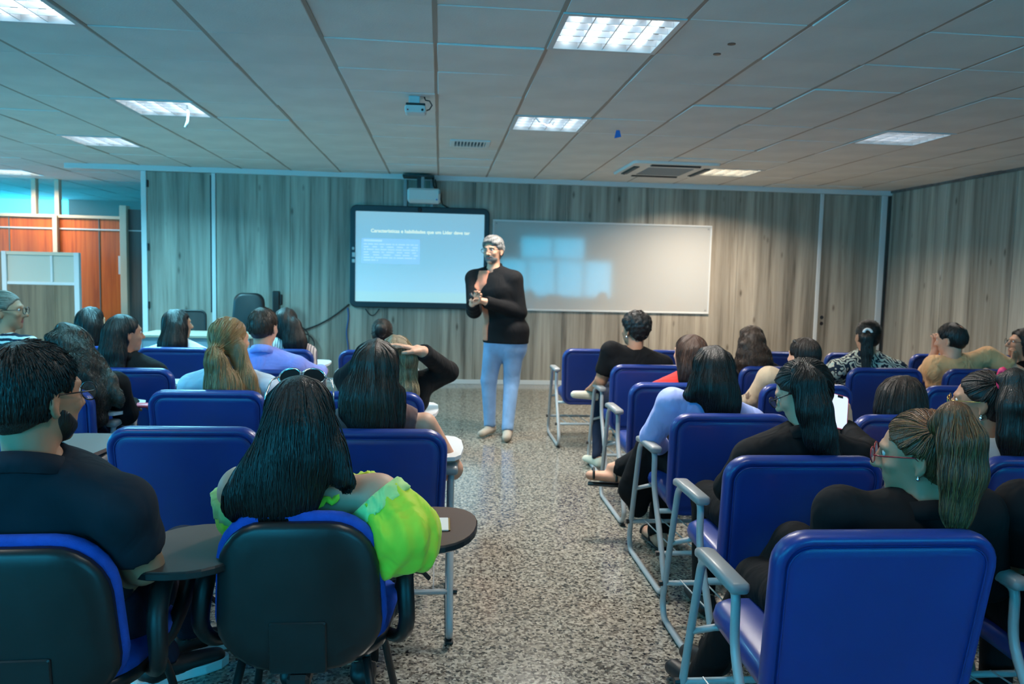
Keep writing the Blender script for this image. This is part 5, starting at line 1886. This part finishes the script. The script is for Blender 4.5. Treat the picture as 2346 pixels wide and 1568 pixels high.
# gathered neckline
rf = MB()
N2 = P2['N']
rf.tube([V3(-0.365 + 0.185 * math.cos(a), 2.235 + 0.120 * math.sin(a), N2[2] - 0.045 + 0.02 * math.cos(a) + 0.012 * math.cos(2 * a)) + V3(0, 0.004, 0.007) * math.sin(30 * a) for a in np.linspace(0, 2 * PI, 120)[:-1]], 0.010, 6, closed=True)
rf.build('ruffle', C['lime'], P2['body'], smooth=True)

# --- left block
P13 = person('woman in a mauve sleeveless top with long dark brown hair curling at the ends', (862, 775), 3.26, yaw=0, hip=(-0.27, 3.28), skin_='light', s=1.0,
             shirt=C['mauve'], shirt_label='mauve sleeveless top', sleeve='none', trousers=C['denim'], shoes=M['black'], hair=('long', 'brownblack'), shw=0.19, strands=1100, res=0.011, hres=0.008,
             chain=[ch((858, 850, 3.20, 0.095, 0.7), (850, 915, 3.17, 0.105), (856, 960, 3.155, 0.095, 0.45), (875, 985, 3.15, 0.060)),
                    ch((812, 900, 3.18, 0.055), (795, 945, 3.17, 0.030)), ch((900, 910, 3.18, 0.05), (905, 965, 3.16, 0.035))],
             arms={'R': (at(1036, 1075, 3.34), at(1000, 1095, 3.60), None, at(972, 975, 3.26)), 'L': (V3(-0.60, 3.36, 0.67), V3(-0.40, 3.58, 0.65))})
P3 = person('woman in black with long curly dark hair leaning over her writing tablet', (165, 740), 4.30, yaw=-20, pitch=10, hip=(-1.92, 4.26), skin_='tan', s=1.0, lean=0.02,
            shirt=C['black'], shirt_label='black top', sleeve='long', trousers=C['denim'], shoes=M['black'], hair=('curly', 'curly'), shw=0.19, strands=1600, hres=0.009,
            chain=[ch((165, 795, 4.25, 0.100, 0.9), (182, 850, 4.19, 0.108, 0.7), (208, 910, 4.16, 0.090, 0.6), (222, 955, 4.15, 0.055)), ch((205, 830, 4.22, 0.06), (245, 880, 4.17, 0.05), (275, 915, 4.15, 0.03))],
            arms={'R': (at(288, 948, 4.30), at(302, 928, 4.56), V3(0.5, 0.8, -0.1), at(262, 885, 4.28)), 'L': (V3(-2.2, 4.35, 0.68), V3(-1.95, 4.6, 0.66))})
P8 = person('blonde woman in a pale blue shirt, her hair half up with a shiny clip', (528, 726), 4.24, yaw=-38, pitch=0, roll=8, hip=(-1.12, 4.26), skin_='light', s=1.0,
            shirt=C['paleblue'], shirt_label='pale blue shirt', sleeve='long', trousers=C['denim'], shoes=M['black'], hair=('halfup', 'blonde'), shw=0.185, strands=900, hres=0.008,
            chain=[ch((492, 806, 4.15, 0.034, 0.9), (494, 830, 4.13, 0.048, 0.7), (510, 885, 4.13, 0.088, 0.5), (540, 925, 4.13, 0.08, 0.5)), ch((545, 800, 4.2, 0.045), (566, 870, 4.16, 0.045), (585, 905, 4.15, 0.03))], tail=[ch((484, 812, 4.13, 0.026, 0.9), (487, 822, 4.13, 0.030, 0.9))])
hp = at(482, 812, 4.12)
cl_ = MB()
for k_ in range(3):
    cl_.tube([hp + V3(0.022 * math.cos(a), -0.005 + 0.01 * k_, 0.010 * math.sin(a) + 0.016 * (k_ - 1)) for a in np.linspace(0, 2 * PI, 13)[:-1]], 0.004, 5, closed=True)
cl_.build('hair_clip', M['silver'], P8['body'], smooth=True)
P12 = person('blonde woman in a black jacket clasping her hands behind her head', (908, 766), 4.30, yaw=0, hip=(-0.34, 4.25), skin_='light', s=1.0,
             shirt=C['charcoal'], shirt_label='black jacket', jacket=True, sleeve='long', trousers=C['black'], shoes=M['black'], hair=('long', 'ashblonde'), shw=0.20, strands=1100, hres=0.008, hand_curl=0.3,
             chain=[ch((915, 812, 4.20, 0.06, 0.9), (936, 822, 4.15, 0.050, 0.9)), ch((925, 850, 4.18, 0.07), (930, 900, 4.13, 0.06), (925, 935, 4.12, 0.04))],
             arms={'R': (at(1026, 852, 4.42), at(968, 806, 4.13), V3(-1, -0.1, 0.30), at(955, 885, 4.28)), 'L': (at(790, 868, 4.42), at(862, 800, 4.13), V3(1, -0.1, 0.25))})
P9 = person('man in a periwinkle blue shirt with short brown hair', (605, 704), 5.12, yaw=-18, pitch=6, hip=(-1.08, 5.14), skin_='light', s=1.0,
            shirt=C['periwinkle'], shirt_label='periwinkle blue shirt', sleeve='long', trousers=C['denim'], shoes=M['black'], hair=('short', 'brown'), shw=0.205, fat=1.1, strands=900, res=0.013, hres=0.009, collar=C['periwinkle'],
            arms={'R': (at(725, 860, 5.2), at(735, 850, 5.45), None), 'L': (V3(-1.42, 5.2, 0.68), V3(-1.15, 5.45, 0.66))})
P6 = person('person in a black blazer with dark hair tied low, looking aside', (282, 719), 5.12, yaw=-48, hip=(-1.86, 5.14), skin_='tan', s=1.0,
            shirt=C['blazer'], shirt_label='black blazer', jacket=True, sleeve='long', trousers=C['black'], shoes=M['black'], hair=('pony', 'black'), shw=0.19, strands=900, res=0.013, hres=0.009, collar=C['blazer'],
            chain=[ch((262, 770, 5.06, 0.07, 0.9), (258, 810, 5.03, 0.075), (262, 845, 5.0, 0.06))])
P4 = person('woman in a black and white striped top with grey hair and glasses, in profile', (8, 666), 5.12, yaw=-80, hip=(-2.62, 5.14), skin_='tan', s=1.0, body_yaw=-20, shd=-0.035, fat=1.15,
            shirt=C['stripes'], shirt_label='black and white striped top', sleeve='long', trousers=C['black'], shoes=M['black'], hair=('bun', 'greybrown'), shw=0.18, strands=900, res=0.013, hres=0.009,
            tail=[[(*at(-22, 700, 5.10), 0.035, 0.9), (*at(-24, 716, 5.10), 0.03, 0.9)]])
glasses(P4, M['blackframe'], M['glass'])
P7 = person('woman in a white top with long black hair, face turned aside', (405, 707), 6.46, yaw=-48, hip=(-2.04, 6.48), skin_='tan', s=1.0,
            shirt=C['white'], shirt_label='white top', sleeve='short', trousers=C['denim'], shoes=M['black'], hair=('long', 'black'), shw=0.18, strands=900, res=0.014, hres=0.010,
            chain=[ch((402, 755, 6.40, 0.09, 0.9), (395, 790, 6.36, 0.10, 0.7), (385, 820, 6.34, 0.08))])
P10 = person('woman with long dark hair half hidden behind the man in periwinkle', (655, 704), 6.46, yaw=-10, hip=(-1.24, 6.48), skin_='tan', s=0.98,
             shirt=C['pins'], shirt_label='striped pale top', sleeve='long', trousers=C['denim'], shoes=M['black'], hair=('long', 'brownblack'), shw=0.17, strands=900, res=0.014, hres=0.010,
             chain=[ch((668, 750, 6.39, 0.08, 0.8), (676, 785, 6.36, 0.085), (682, 810, 6.35, 0.07))])
P11 = person('woman with a dark bun in a pale pinstriped blouse, front row', (876, 729), 6.46, yaw=0, hip=(-0.48, 6.48), skin_='tan', s=1.0,
             shirt=C['pins'], shirt_label='pale pinstriped blouse', sleeve='long', trousers=C['black'], shoes=M['black'], hair=('bun', 'brownblack'), shw=0.19, strands=900, res=0.014, hres=0.010,
             tail=[[(*at(872, 754, 6.34), 0.045, 0.9), (*at(872, 760, 6.34), 0.042, 0.9)]],
             arms={'L': (at(792, 860, 6.55), V3(-0.6, 6.75, 0.66)), 'R': (None, None)})
P5 = person('woman with a black bob and mustard top in front of the orange wall', (208, 702), 6.46, yaw=-28, hip=(-2.74, 6.48), skin_='tan', s=1.0,
            shirt=C['yellow'], shirt_label='mustard top', sleeve='short', trousers=C['denim'], shoes=M['black'], hair=('bob', 'black'), shw=0.17, strands=900, res=0.014, hres=0.010,
            chain=[ch((205, 750, 6.41, 0.095, 0.9), (206, 775, 6.40, 0.09, 0.9))])

# --- right block
P26 = person('woman in a black blazer with a highlighted ponytail and red glasses', (2108, 938), 2.02, yaw=52, pitch=6, roll=-3, hip=(1.16, 2.05), skin_='tan', s=1.0,
             shirt=C['blazer'], shirt_label='black blazer', jacket=True, sleeve='long', trousers=C['black'], bottom_label='black trousers', shoes=M['beige'] if 'beige' in M else M['black'], hair=('pony', 'highlights'), shw=0.19, strands=1800, res=0.010, hres=0.006, collar=C['blazer'],
             tail=[ch((2155, 972, 1.90, 0.030, 0.9), (2185, 958, 1.87, 0.040, 0.8), (2205, 1010, 1.85, 0.056, 0.6), (2208, 1090, 1.84, 0.058, 0.5), (2195, 1170, 1.84, 0.040, 0.5), (2190, 1225, 1.84, 0.018, 0.5))],
             arms={'L': (at(1882, 1330, 2.12), at(1960, 1400, 2.36), None, at(1928, 1178, 2.02)), 'R': (at(2262, 1330, 2.10), V3(1.25, 2.4, 0.62), None, at(2238, 1180, 2.02))},
             legs={'L': (at(1735, 1330, 2.42), onfloor(1612, 1545, 0.10), V3(-0.3, 0.9, 0)), 'R': (at(1822, 1248, 2.42), V3(0.98, 2.62, 0.16), V3(-0.2, 0.9, -0.2))})
glasses(P26, M['redframe'], M['tint'])
earring(P26, -1, None, 0.005, 0.004)
P27 = person('person in dark clothes at the picture edge, bare elbow on the grey armrest', (2640, 950), 2.04, yaw=10, hip=(1.82, 2.05), skin_='tan', s=1.0,
             shirt=C['black'], shirt_label='black short-sleeved top', sleeve='short', trousers=C['black'], shoes=M['black'], hair=('short', 'black'), shw=0.19, strands=0,
             arms={'L': (at(2330, 1295, 2.16), at(2440, 1350, 2.36), None, at(2345, 1165, 2.0)), 'R': (None, None)})
P23 = person('woman in black with glasses and a long black ponytail, bent over a phone', (1812, 826), 2.84, yaw=48, pitch=28, hip=(1.29, 2.86), skin_='light', s=0.98,
             shirt=C['black'], shirt_label='black blouse', sleeve='long', trousers=C['black'], shoes=M['black'], hair=('pony', 'black'), shw=0.20, strands=900, res=0.011, hres=0.007, collar=C['black'], lean=0.02,
             tail=[ch((1838, 852, 2.74, 0.035, 0.9), (1852, 880, 2.71, 0.058, 0.7), (1866, 940, 2.68, 0.062, 0.6), (1880, 1000, 2.67, 0.058, 0.5), (1905, 1045, 2.67, 0.035, 0.5))],
             arms={'R': (at(1985, 1040, 2.88), at(1938, 985, 3.10), V3(-0.15, 0.15, 1.0)), 'L': (V3(1.12, 2.90, 0.66), V3(1.25, 3.1, 0.66))}, hand_curl=0.8)
glasses(P23, M['blackframe'], M['glass'])
earring(P23, -1, None, 0.009, 0.006)
P25 = person('woman in a white shirt with gold glasses and a ponytail in a pink tie', (2255, 848), 2.84, yaw=50, pitch=4, hip=(2.16, 2.86), skin_='tan', s=0.98,
             shirt=C['white'], shirt_label='white shirt', sleeve='long', trousers=C['denim'], shoes=M['black'], hair=('pony', 'brownblack'), shw=0.18, strands=900, res=0.011, hres=0.007,
             tail=[ch((2298, 868, 2.72, 0.028, 0.9), (2322, 872, 2.69, 0.045, 0.8), (2332, 930, 2.66, 0.070, 0.6), (2335, 1000, 2.65, 0.078, 0.5), (2330, 1060, 2.65, 0.05, 0.5))])
glasses(P25, M['gold'], M['glass'], round_=True)
earring(P25, -1, None, 0.008, 0.010)
c_ = at(2296, 868, 2.715)
MB().tube([c_ + P25['H'].d(0.02 * 0, 0, 0) + V3(0.010 * math.cos(a) * 0.5, -0.010 * math.cos(a), 0.034 * math.sin(a)) for a in np.linspace(0, 2 * PI, 17)[:-1]], 0.011, 6, closed=True).build('hair_tie', M['pinkband'], P25['body'], 'pink hair tie', smooth=True)
P17 = person('woman in a light blue shirt and black skirt, legs crossed into the aisle', (1630, 790), 3.68, yaw=6, pitch=2, roll=-4, hip=(1.33, 3.70), skin_='light', s=1.0,
             shirt=C['skyshirt'], shirt_label='light blue satin shirt', sleeve='long', trousers=C['black'], bottom_label='black skirt', shoes=None, hair=('long', 'black'), shw=0.195, strands=900, res=0.011, hres=0.008, collar=C['skyshirt'],
             chain=[ch((1635, 850, 3.62, 0.09, 0.8), (1640, 890, 3.59, 0.095, 0.6), (1655, 925, 3.57, 0.085, 0.4), (1665, 955, 3.56, 0.05, 0.4)), ch((1600, 880, 3.62, 0.05), (1580, 905, 3.60, 0.03))],
             arms={'L': (at(1494, 1000, 3.80), at(1520, 1030, 4.02), V3(0.1, 0.5, -0.8), at(1540, 925, 3.68)), 'R': (V3(1.66, 3.78, 0.68), V3(1.40, 4.0, 0.64))},
             legs={'R': (at(1475, 1050, 4.12), at(1425, 1075, 4.20), V3(-1.0, 0.15, 0.10)), 'L': (at(1530, 1050, 4.12), onfloor(1508, 1215, 0.10), V3(-0.1, 0.9, 0))},
             extra=lambda F, J, W, Hp, N, Cc, Rb: [F.cap('bottom', at(1500, 1030, 4.05), at(1455, 1120, 4.08), 0.10, 0.085, 0.03, ((0, 1, 0), 0.6)), F.cap('bottom', at(1465, 1110, 4.08), at(1462, 1165, 4.08), 0.07, 0.045, 0.03, ((0, 1, 0), 0.5)),
                                                   F.cap('skin', at(1440, 1072, 4.18), at(1400, 1072, 4.22), 0.034, 0.028, 0.01)])
for sd in 'LR':
    an, to = P17['J'][sd][6], unit(P17['J'][sd][7])
    b0 = an + V3(0, 0, -0.088) - to * 0.05
    sl = MB()
    sl.tube([b0, b0 + to * 0.12 + V3(0, 0, -0.004), b0 + to * 0.235 + V3(0, 0, -0.008)], [0.030, 0.034, 0.028], 10)
    sl.v = [(x, y, b0[2] + (z - b0[2]) * 0.35) for x, y, z in sl.v]
    sdl = sl.build('sandal', M['black'], P17['body'], smooth=True)
    for q in (0.155, 0.03):
        c0 = an - V3(0, 0, 0.055) + to * q
        sid = unit(np.cross(to, V3(0, 0, 1)))
        MB().tube([c0 + 0.040 * math.cos(a) * sid + V3(0, 0, 0.040 * math.sin(a)) for a in np.linspace(-0.3, PI + 0.3, 14)], 0.007, 5).build('strap', M['black'], sdl, smooth=True)
P24 = person('person with a dark bob bent low, only the hair showing over the chair', (2062, 864), 3.68, yaw=0, pitch=18, hip=(2.22, 3.70), skin_='tan', s=1.0,
             shirt=C['black'], shirt_label='dark top', sleeve='long', trousers=C['denim'], shoes=M['black'], hair=('bob', 'brownblack'), shw=0.18, strands=1100, res=0.013, hres=0.008,
             chain=[ch((2062, 915, 3.62, 0.11, 0.9), (2062, 945, 3.61, 0.115, 0.8), (2060, 970, 3.60, 0.10, 0.8))])
P16 = person('woman in a red top with long dark brown hair', (1583, 765), 4.72, yaw=28, hip=(1.50, 4.75), skin_='light', s=0.98,
             shirt=C['red'], shirt_label='red top', sleeve='short', trousers=C['denim'], shoes=M['black'], hair=('long', 'chestnut'), shw=0.19, strands=1100, res=0.013, hres=0.009,
             chain=[ch((1584, 815, 4.66, 0.085, 0.8), (1584, 850, 4.63, 0.08, 0.6), (1575, 868, 4.62, 0.05))])
P19 = person('woman in a beige patterned top with braided dark hair pinned up', (1845, 772), 4.72, yaw=14, hip=(2.24, 4.75), skin_='light', s=1.0,
             shirt=C['motif'], shirt_label='beige top with small brown motifs', sleeve='long', trousers=C['black'], shoes=M['black'], hair=('bun', 'brownblack'), shw=0.215, fat=1.15, strands=1100, res=0.013, hres=0.009,
             arms={'L': (at(1728, 915, 4.80), V3(2.0, 5.0, 0.66), None, at(1762, 868, 4.72)), 'R': (None, None)})
for k_, x in enumerate((-0.055, -0.035)):
    br = MB()
    for q in range(9):
        a = 0.25 + q * 0.17
        br.ball(P19['H'].w(x * (1 + 0.25 * q / 9), 0.045 - 0.118 * math.sin(a * 1.0) * 0.9, 0.030 + 0.070 * math.cos(a * 1.1)), (0.014, 0.013, 0.012), 7, 5)
    br.build('braid', HAIR['brownblack'], P19['body'], smooth=True)
P15 = person('man in a black t-shirt with short curly black hair, ankle resting on his knee', (1458, 716), 5.66, yaw=30, hip=(1.50, 5.70), skin_='tan', s=1.02,
             shirt=C['black'], shirt_label='black t-shirt', sleeve='short', trousers=C['denim'], shoes=C['cream'], hair=('curlyshort', 'black'), shw=0.21, fat=1.05, strands=900, res=0.012, hres=0.009,
             arms={'L': (at(1377, 872, 5.74), at(1358, 888, 5.98), None, at(1400, 806, 5.68)), 'R': (None, None)},
             legs={'R': (V3(1.72, 6.10, 0.62), at(1368, 893, 6.05), V3(-1, 0.05, 0.10)), 'L': (V3(1.28, 6.12, 0.52), onfloor(1372, 1045, 0.10), V3(-0.35, 0.9, 0))})
earring(P15, -1, None, 0.009, 0.004)
P18 = person('woman in a black top with wavy brown hair over her shoulders', (1722, 745), 5.66, yaw=5, hip=(2.42, 5.70), skin_='light', s=0.98,
             shirt=C['charcoal'], shirt_label='black top', sleeve='short', trousers=C['denim'], shoes=M['black'], hair=('curly', 'brown'), shw=0.18, strands=1100, res=0.013, hres=0.010,
             chain=[ch((1722, 795, 5.58, 0.10, 0.8), (1726, 825, 5.56, 0.125, 0.6), (1730, 845, 5.55, 0.12, 0.6))])
P20 = person('woman in a dark leaf print top with a straight black ponytail in a white band', (1988, 732), 5.66, yaw=0, pitch=8, hip=(3.22, 5.70), skin_='tan', s=1.0,
             shirt=C['leaves'], shirt_label='dark top printed with pale leaves', sleeve='short', trousers=C['black'], shoes=M['black'], hair=('pony', 'black'), shw=0.235, fat=1.3, strands=1100, res=0.013, hres=0.009,
             tail=[ch((1986, 764, 5.545, 0.022, 0.9), (1986, 775, 5.53, 0.040, 0.8), (1986, 810, 5.52, 0.042, 0.6), (1984, 842, 5.50, 0.030, 0.6))],
             arms={'L': (V3(2.86, 5.78, 0.68), V3(3.1, 6.0, 0.66)), 'R': (V3(3.60, 5.78, 0.68), V3(3.35, 6.0, 0.66))})
c_ = at(1986, 763, 5.545)
MB().tube([c_ + V3(0.030 * math.cos(a), -0.012 * abs(math.cos(a)), 0.026 * math.sin(a)) for a in np.linspace(0.1, PI - 0.1, 12)], 0.011, 6).build('hair_band', M['paper'], P20['body'], 'white hair band', smooth=True)
P21 = person('balding man in a tan t-shirt, hand to his face and arm along the next chair', (2176, 739), 5.66, yaw=32, pitch=10, roll=-4, hip=(3.98, 5.70), skin_='light', s=1.03,
             shirt=C['tan'], shirt_label='tan t-shirt', sleeve='short', trousers=C['denim'], shoes=M['black'], hair=('bald', 'black'), shw=0.225, fat=1.15, strands=1100, res=0.012, hres=0.008, hand_curl=0.7,
             arms={'L': (at(2116, 862, 5.86), at(2142, 806, 5.80), V3(0.1, 0.0, 1.0), at(2140, 838, 5.68)), 'R': (at(2330, 852, 5.53), at(2405, 880, 5.50), None, at(2262, 818, 5.63))})
P22 = person('woman with dark curly hair and black glasses at the picture edge, chin on her hand', (2352, 752), 5.86, yaw=72, pitch=-4, hip=(4.86, 5.86), skin_='tan', s=1.0, body_yaw=25,
             shirt=C['black'], shirt_label='black top', sleeve='none', trousers=C['denim'], shoes=M['black'], hair=('curly', 'black'), shw=0.18, strands=900, res=0.012, hres=0.008, hand_curl=0.9,
             chain=[ch((2368, 800, 5.86, 0.09, 0.9), (2375, 850, 5.86, 0.09, 0.9))],
             arms={'L': (at(2318, 882, 5.86), at(2318, 836, 5.80), V3(0.25, 0, 1.0), at(2352, 866, 5.84)), 'R': (None, None)})
glasses(P22, M['blackframe'], M['glass'])

# --- the lecturer
LB = 148
fdl = rotz(math.radians(LB)) @ V3(0, 1, 0)
P14 = person('grey haired lecturer standing in an open black jacket and light jeans, hands clasped', (1130, 541), 7.22, yaw=150, pitch=5, s=1.04, stand=True, body_yaw=LB, hip=(0.61, 7.22), skin_='light',
             shirt=C['blazer'], shirt_label='open black jacket', jacket=True, sleeve='long', trousers=C['jeans'], bottom_label='light blue jeans', shoes=C['beige'], hair=('wavyshort', 'grey'), shw=0.205, fat=1.10, strands=1400, res=0.010, hres=0.006, collar=C['blazer'], hand_curl=0.9, cap_thick=1.2,
             strip=(C['coral'], 0.058, 0.066, 1.50, 0.86),
             arms={'R': (at(1086, 712, 7.12), at(1082, 698, 6.93), V3(0.35, -0.1, 0.6)), 'L': (at(1190, 716, 7.12), at(1112, 692, 6.93), V3(-0.8, -0.1, 0.25))},
             legs={'R': (at(1120, 872, 7.20), onfloor(1122, 972, 0.10), V3(-0.45, -0.85, 0)), 'L': (at(1172, 872, 7.16), onfloor(1163, 980, 0.10), V3(-0.15, -0.98, 0))})
glasses(P14, M['blackframe'], M['glass'])
hb = Field(P14['H'].c - 0.17, P14['H'].c + 0.17, 0.006)
H_ = P14['H']
hb.ell('b', H_.w(0, 0.036, -0.066), (0.059, 0.061, 0.052), H_.R)
hb.ell('b', H_.w(0, 0.085, -0.044), (0.030, 0.014, 0.009), H_.R)
D_ = np.maximum(hb.g['b'], hb.plane(H_.w(0, 0.06, -0.036), H_.d(0, 0.15, 1)))
hb.g['b'] = D_
hb.ell('b', H_.w(0, 0.095, -0.061), (0.024, 0.025, 0.010), H_.R, -1)
V_, Q_ = nets(hb.g['b'], hb.lo, hb.h)
link('beard', npmesh('beard', V_, Q_, [HAIR['grey']]), parent=P14['body'])
eb = MB()
for x in (-1, 1):
    eb.tube([H_.w(x * 0.014, 0.093, 0.026), H_.w(x * 0.032, 0.090, 0.031), H_.w(x * 0.050, 0.078, 0.026)], [0.003, 0.0045, 0.002], 5)
eb.build('eyebrows', HAIR['greybrown'], P14['body'], smooth=True)
mk = MB()
mk.tube([at(1078, 672, 6.90), at(1086, 690, 6.90)], 0.011, 8)
tag(mk.build('clicker', M['black'], smooth=True), 'small black clicker held in the hands of the lecturer', 'remote')

# ------------------------------------------------------------------ small things in the audience
t = thing('phone', 'lit phone in a pink case held up by the woman with the long black ponytail', 'phone', at(1922, 944, 3.08))
t.rotation_euler = (math.radians(-28), math.radians(14), math.radians(-4))
MB().rings([[(x, y, z) for x, z in rrect(0.076, 0.150, 0.012, 4)] for y in (-0.002, 0.008)]).build('case', M['pinkplastic'], t)
MB().rings([[(x, y, z) for x, z in rrect(0.068, 0.142, 0.010, 4)] for y in (-0.0045, -0.001)]).build('screen', M['phone_lit'], t)
MB().box((-0.012, -0.0058, 0.060), (0.012, -0.004, 0.071), 0.001).build('notch', M['lens'], t)
t = thing('pencil_case', 'flat pink case lying on the white tablet beside the curly haired woman', 'case', at(328, 929, 4.42))
MB().rings([[(x, y, z) for x, y in rrect(0.15 - d, 0.085 - d, 0.03, 5)] for z, d in ((-0.008, 0.01), (0.0, 0), (0.008, 0.012))]).build('pouch', M['pinkplastic'], t, smooth=True)
t = thing('note_card', 'small white note card lying on the tablet next to the lime sleeve', 'paper', (0.005, 2.36, 0.693))
MB().box((-0.05, -0.06, 0.0), (0.03, 0.06, 0.004), 0.001).build('card', M['paper'], t)
MB().box((0.03, -0.058, 0.0), (0.036, 0.06, 0.0035), 0.001).build('pencil', M['gold'], t)
bpy.context.view_layer.update()
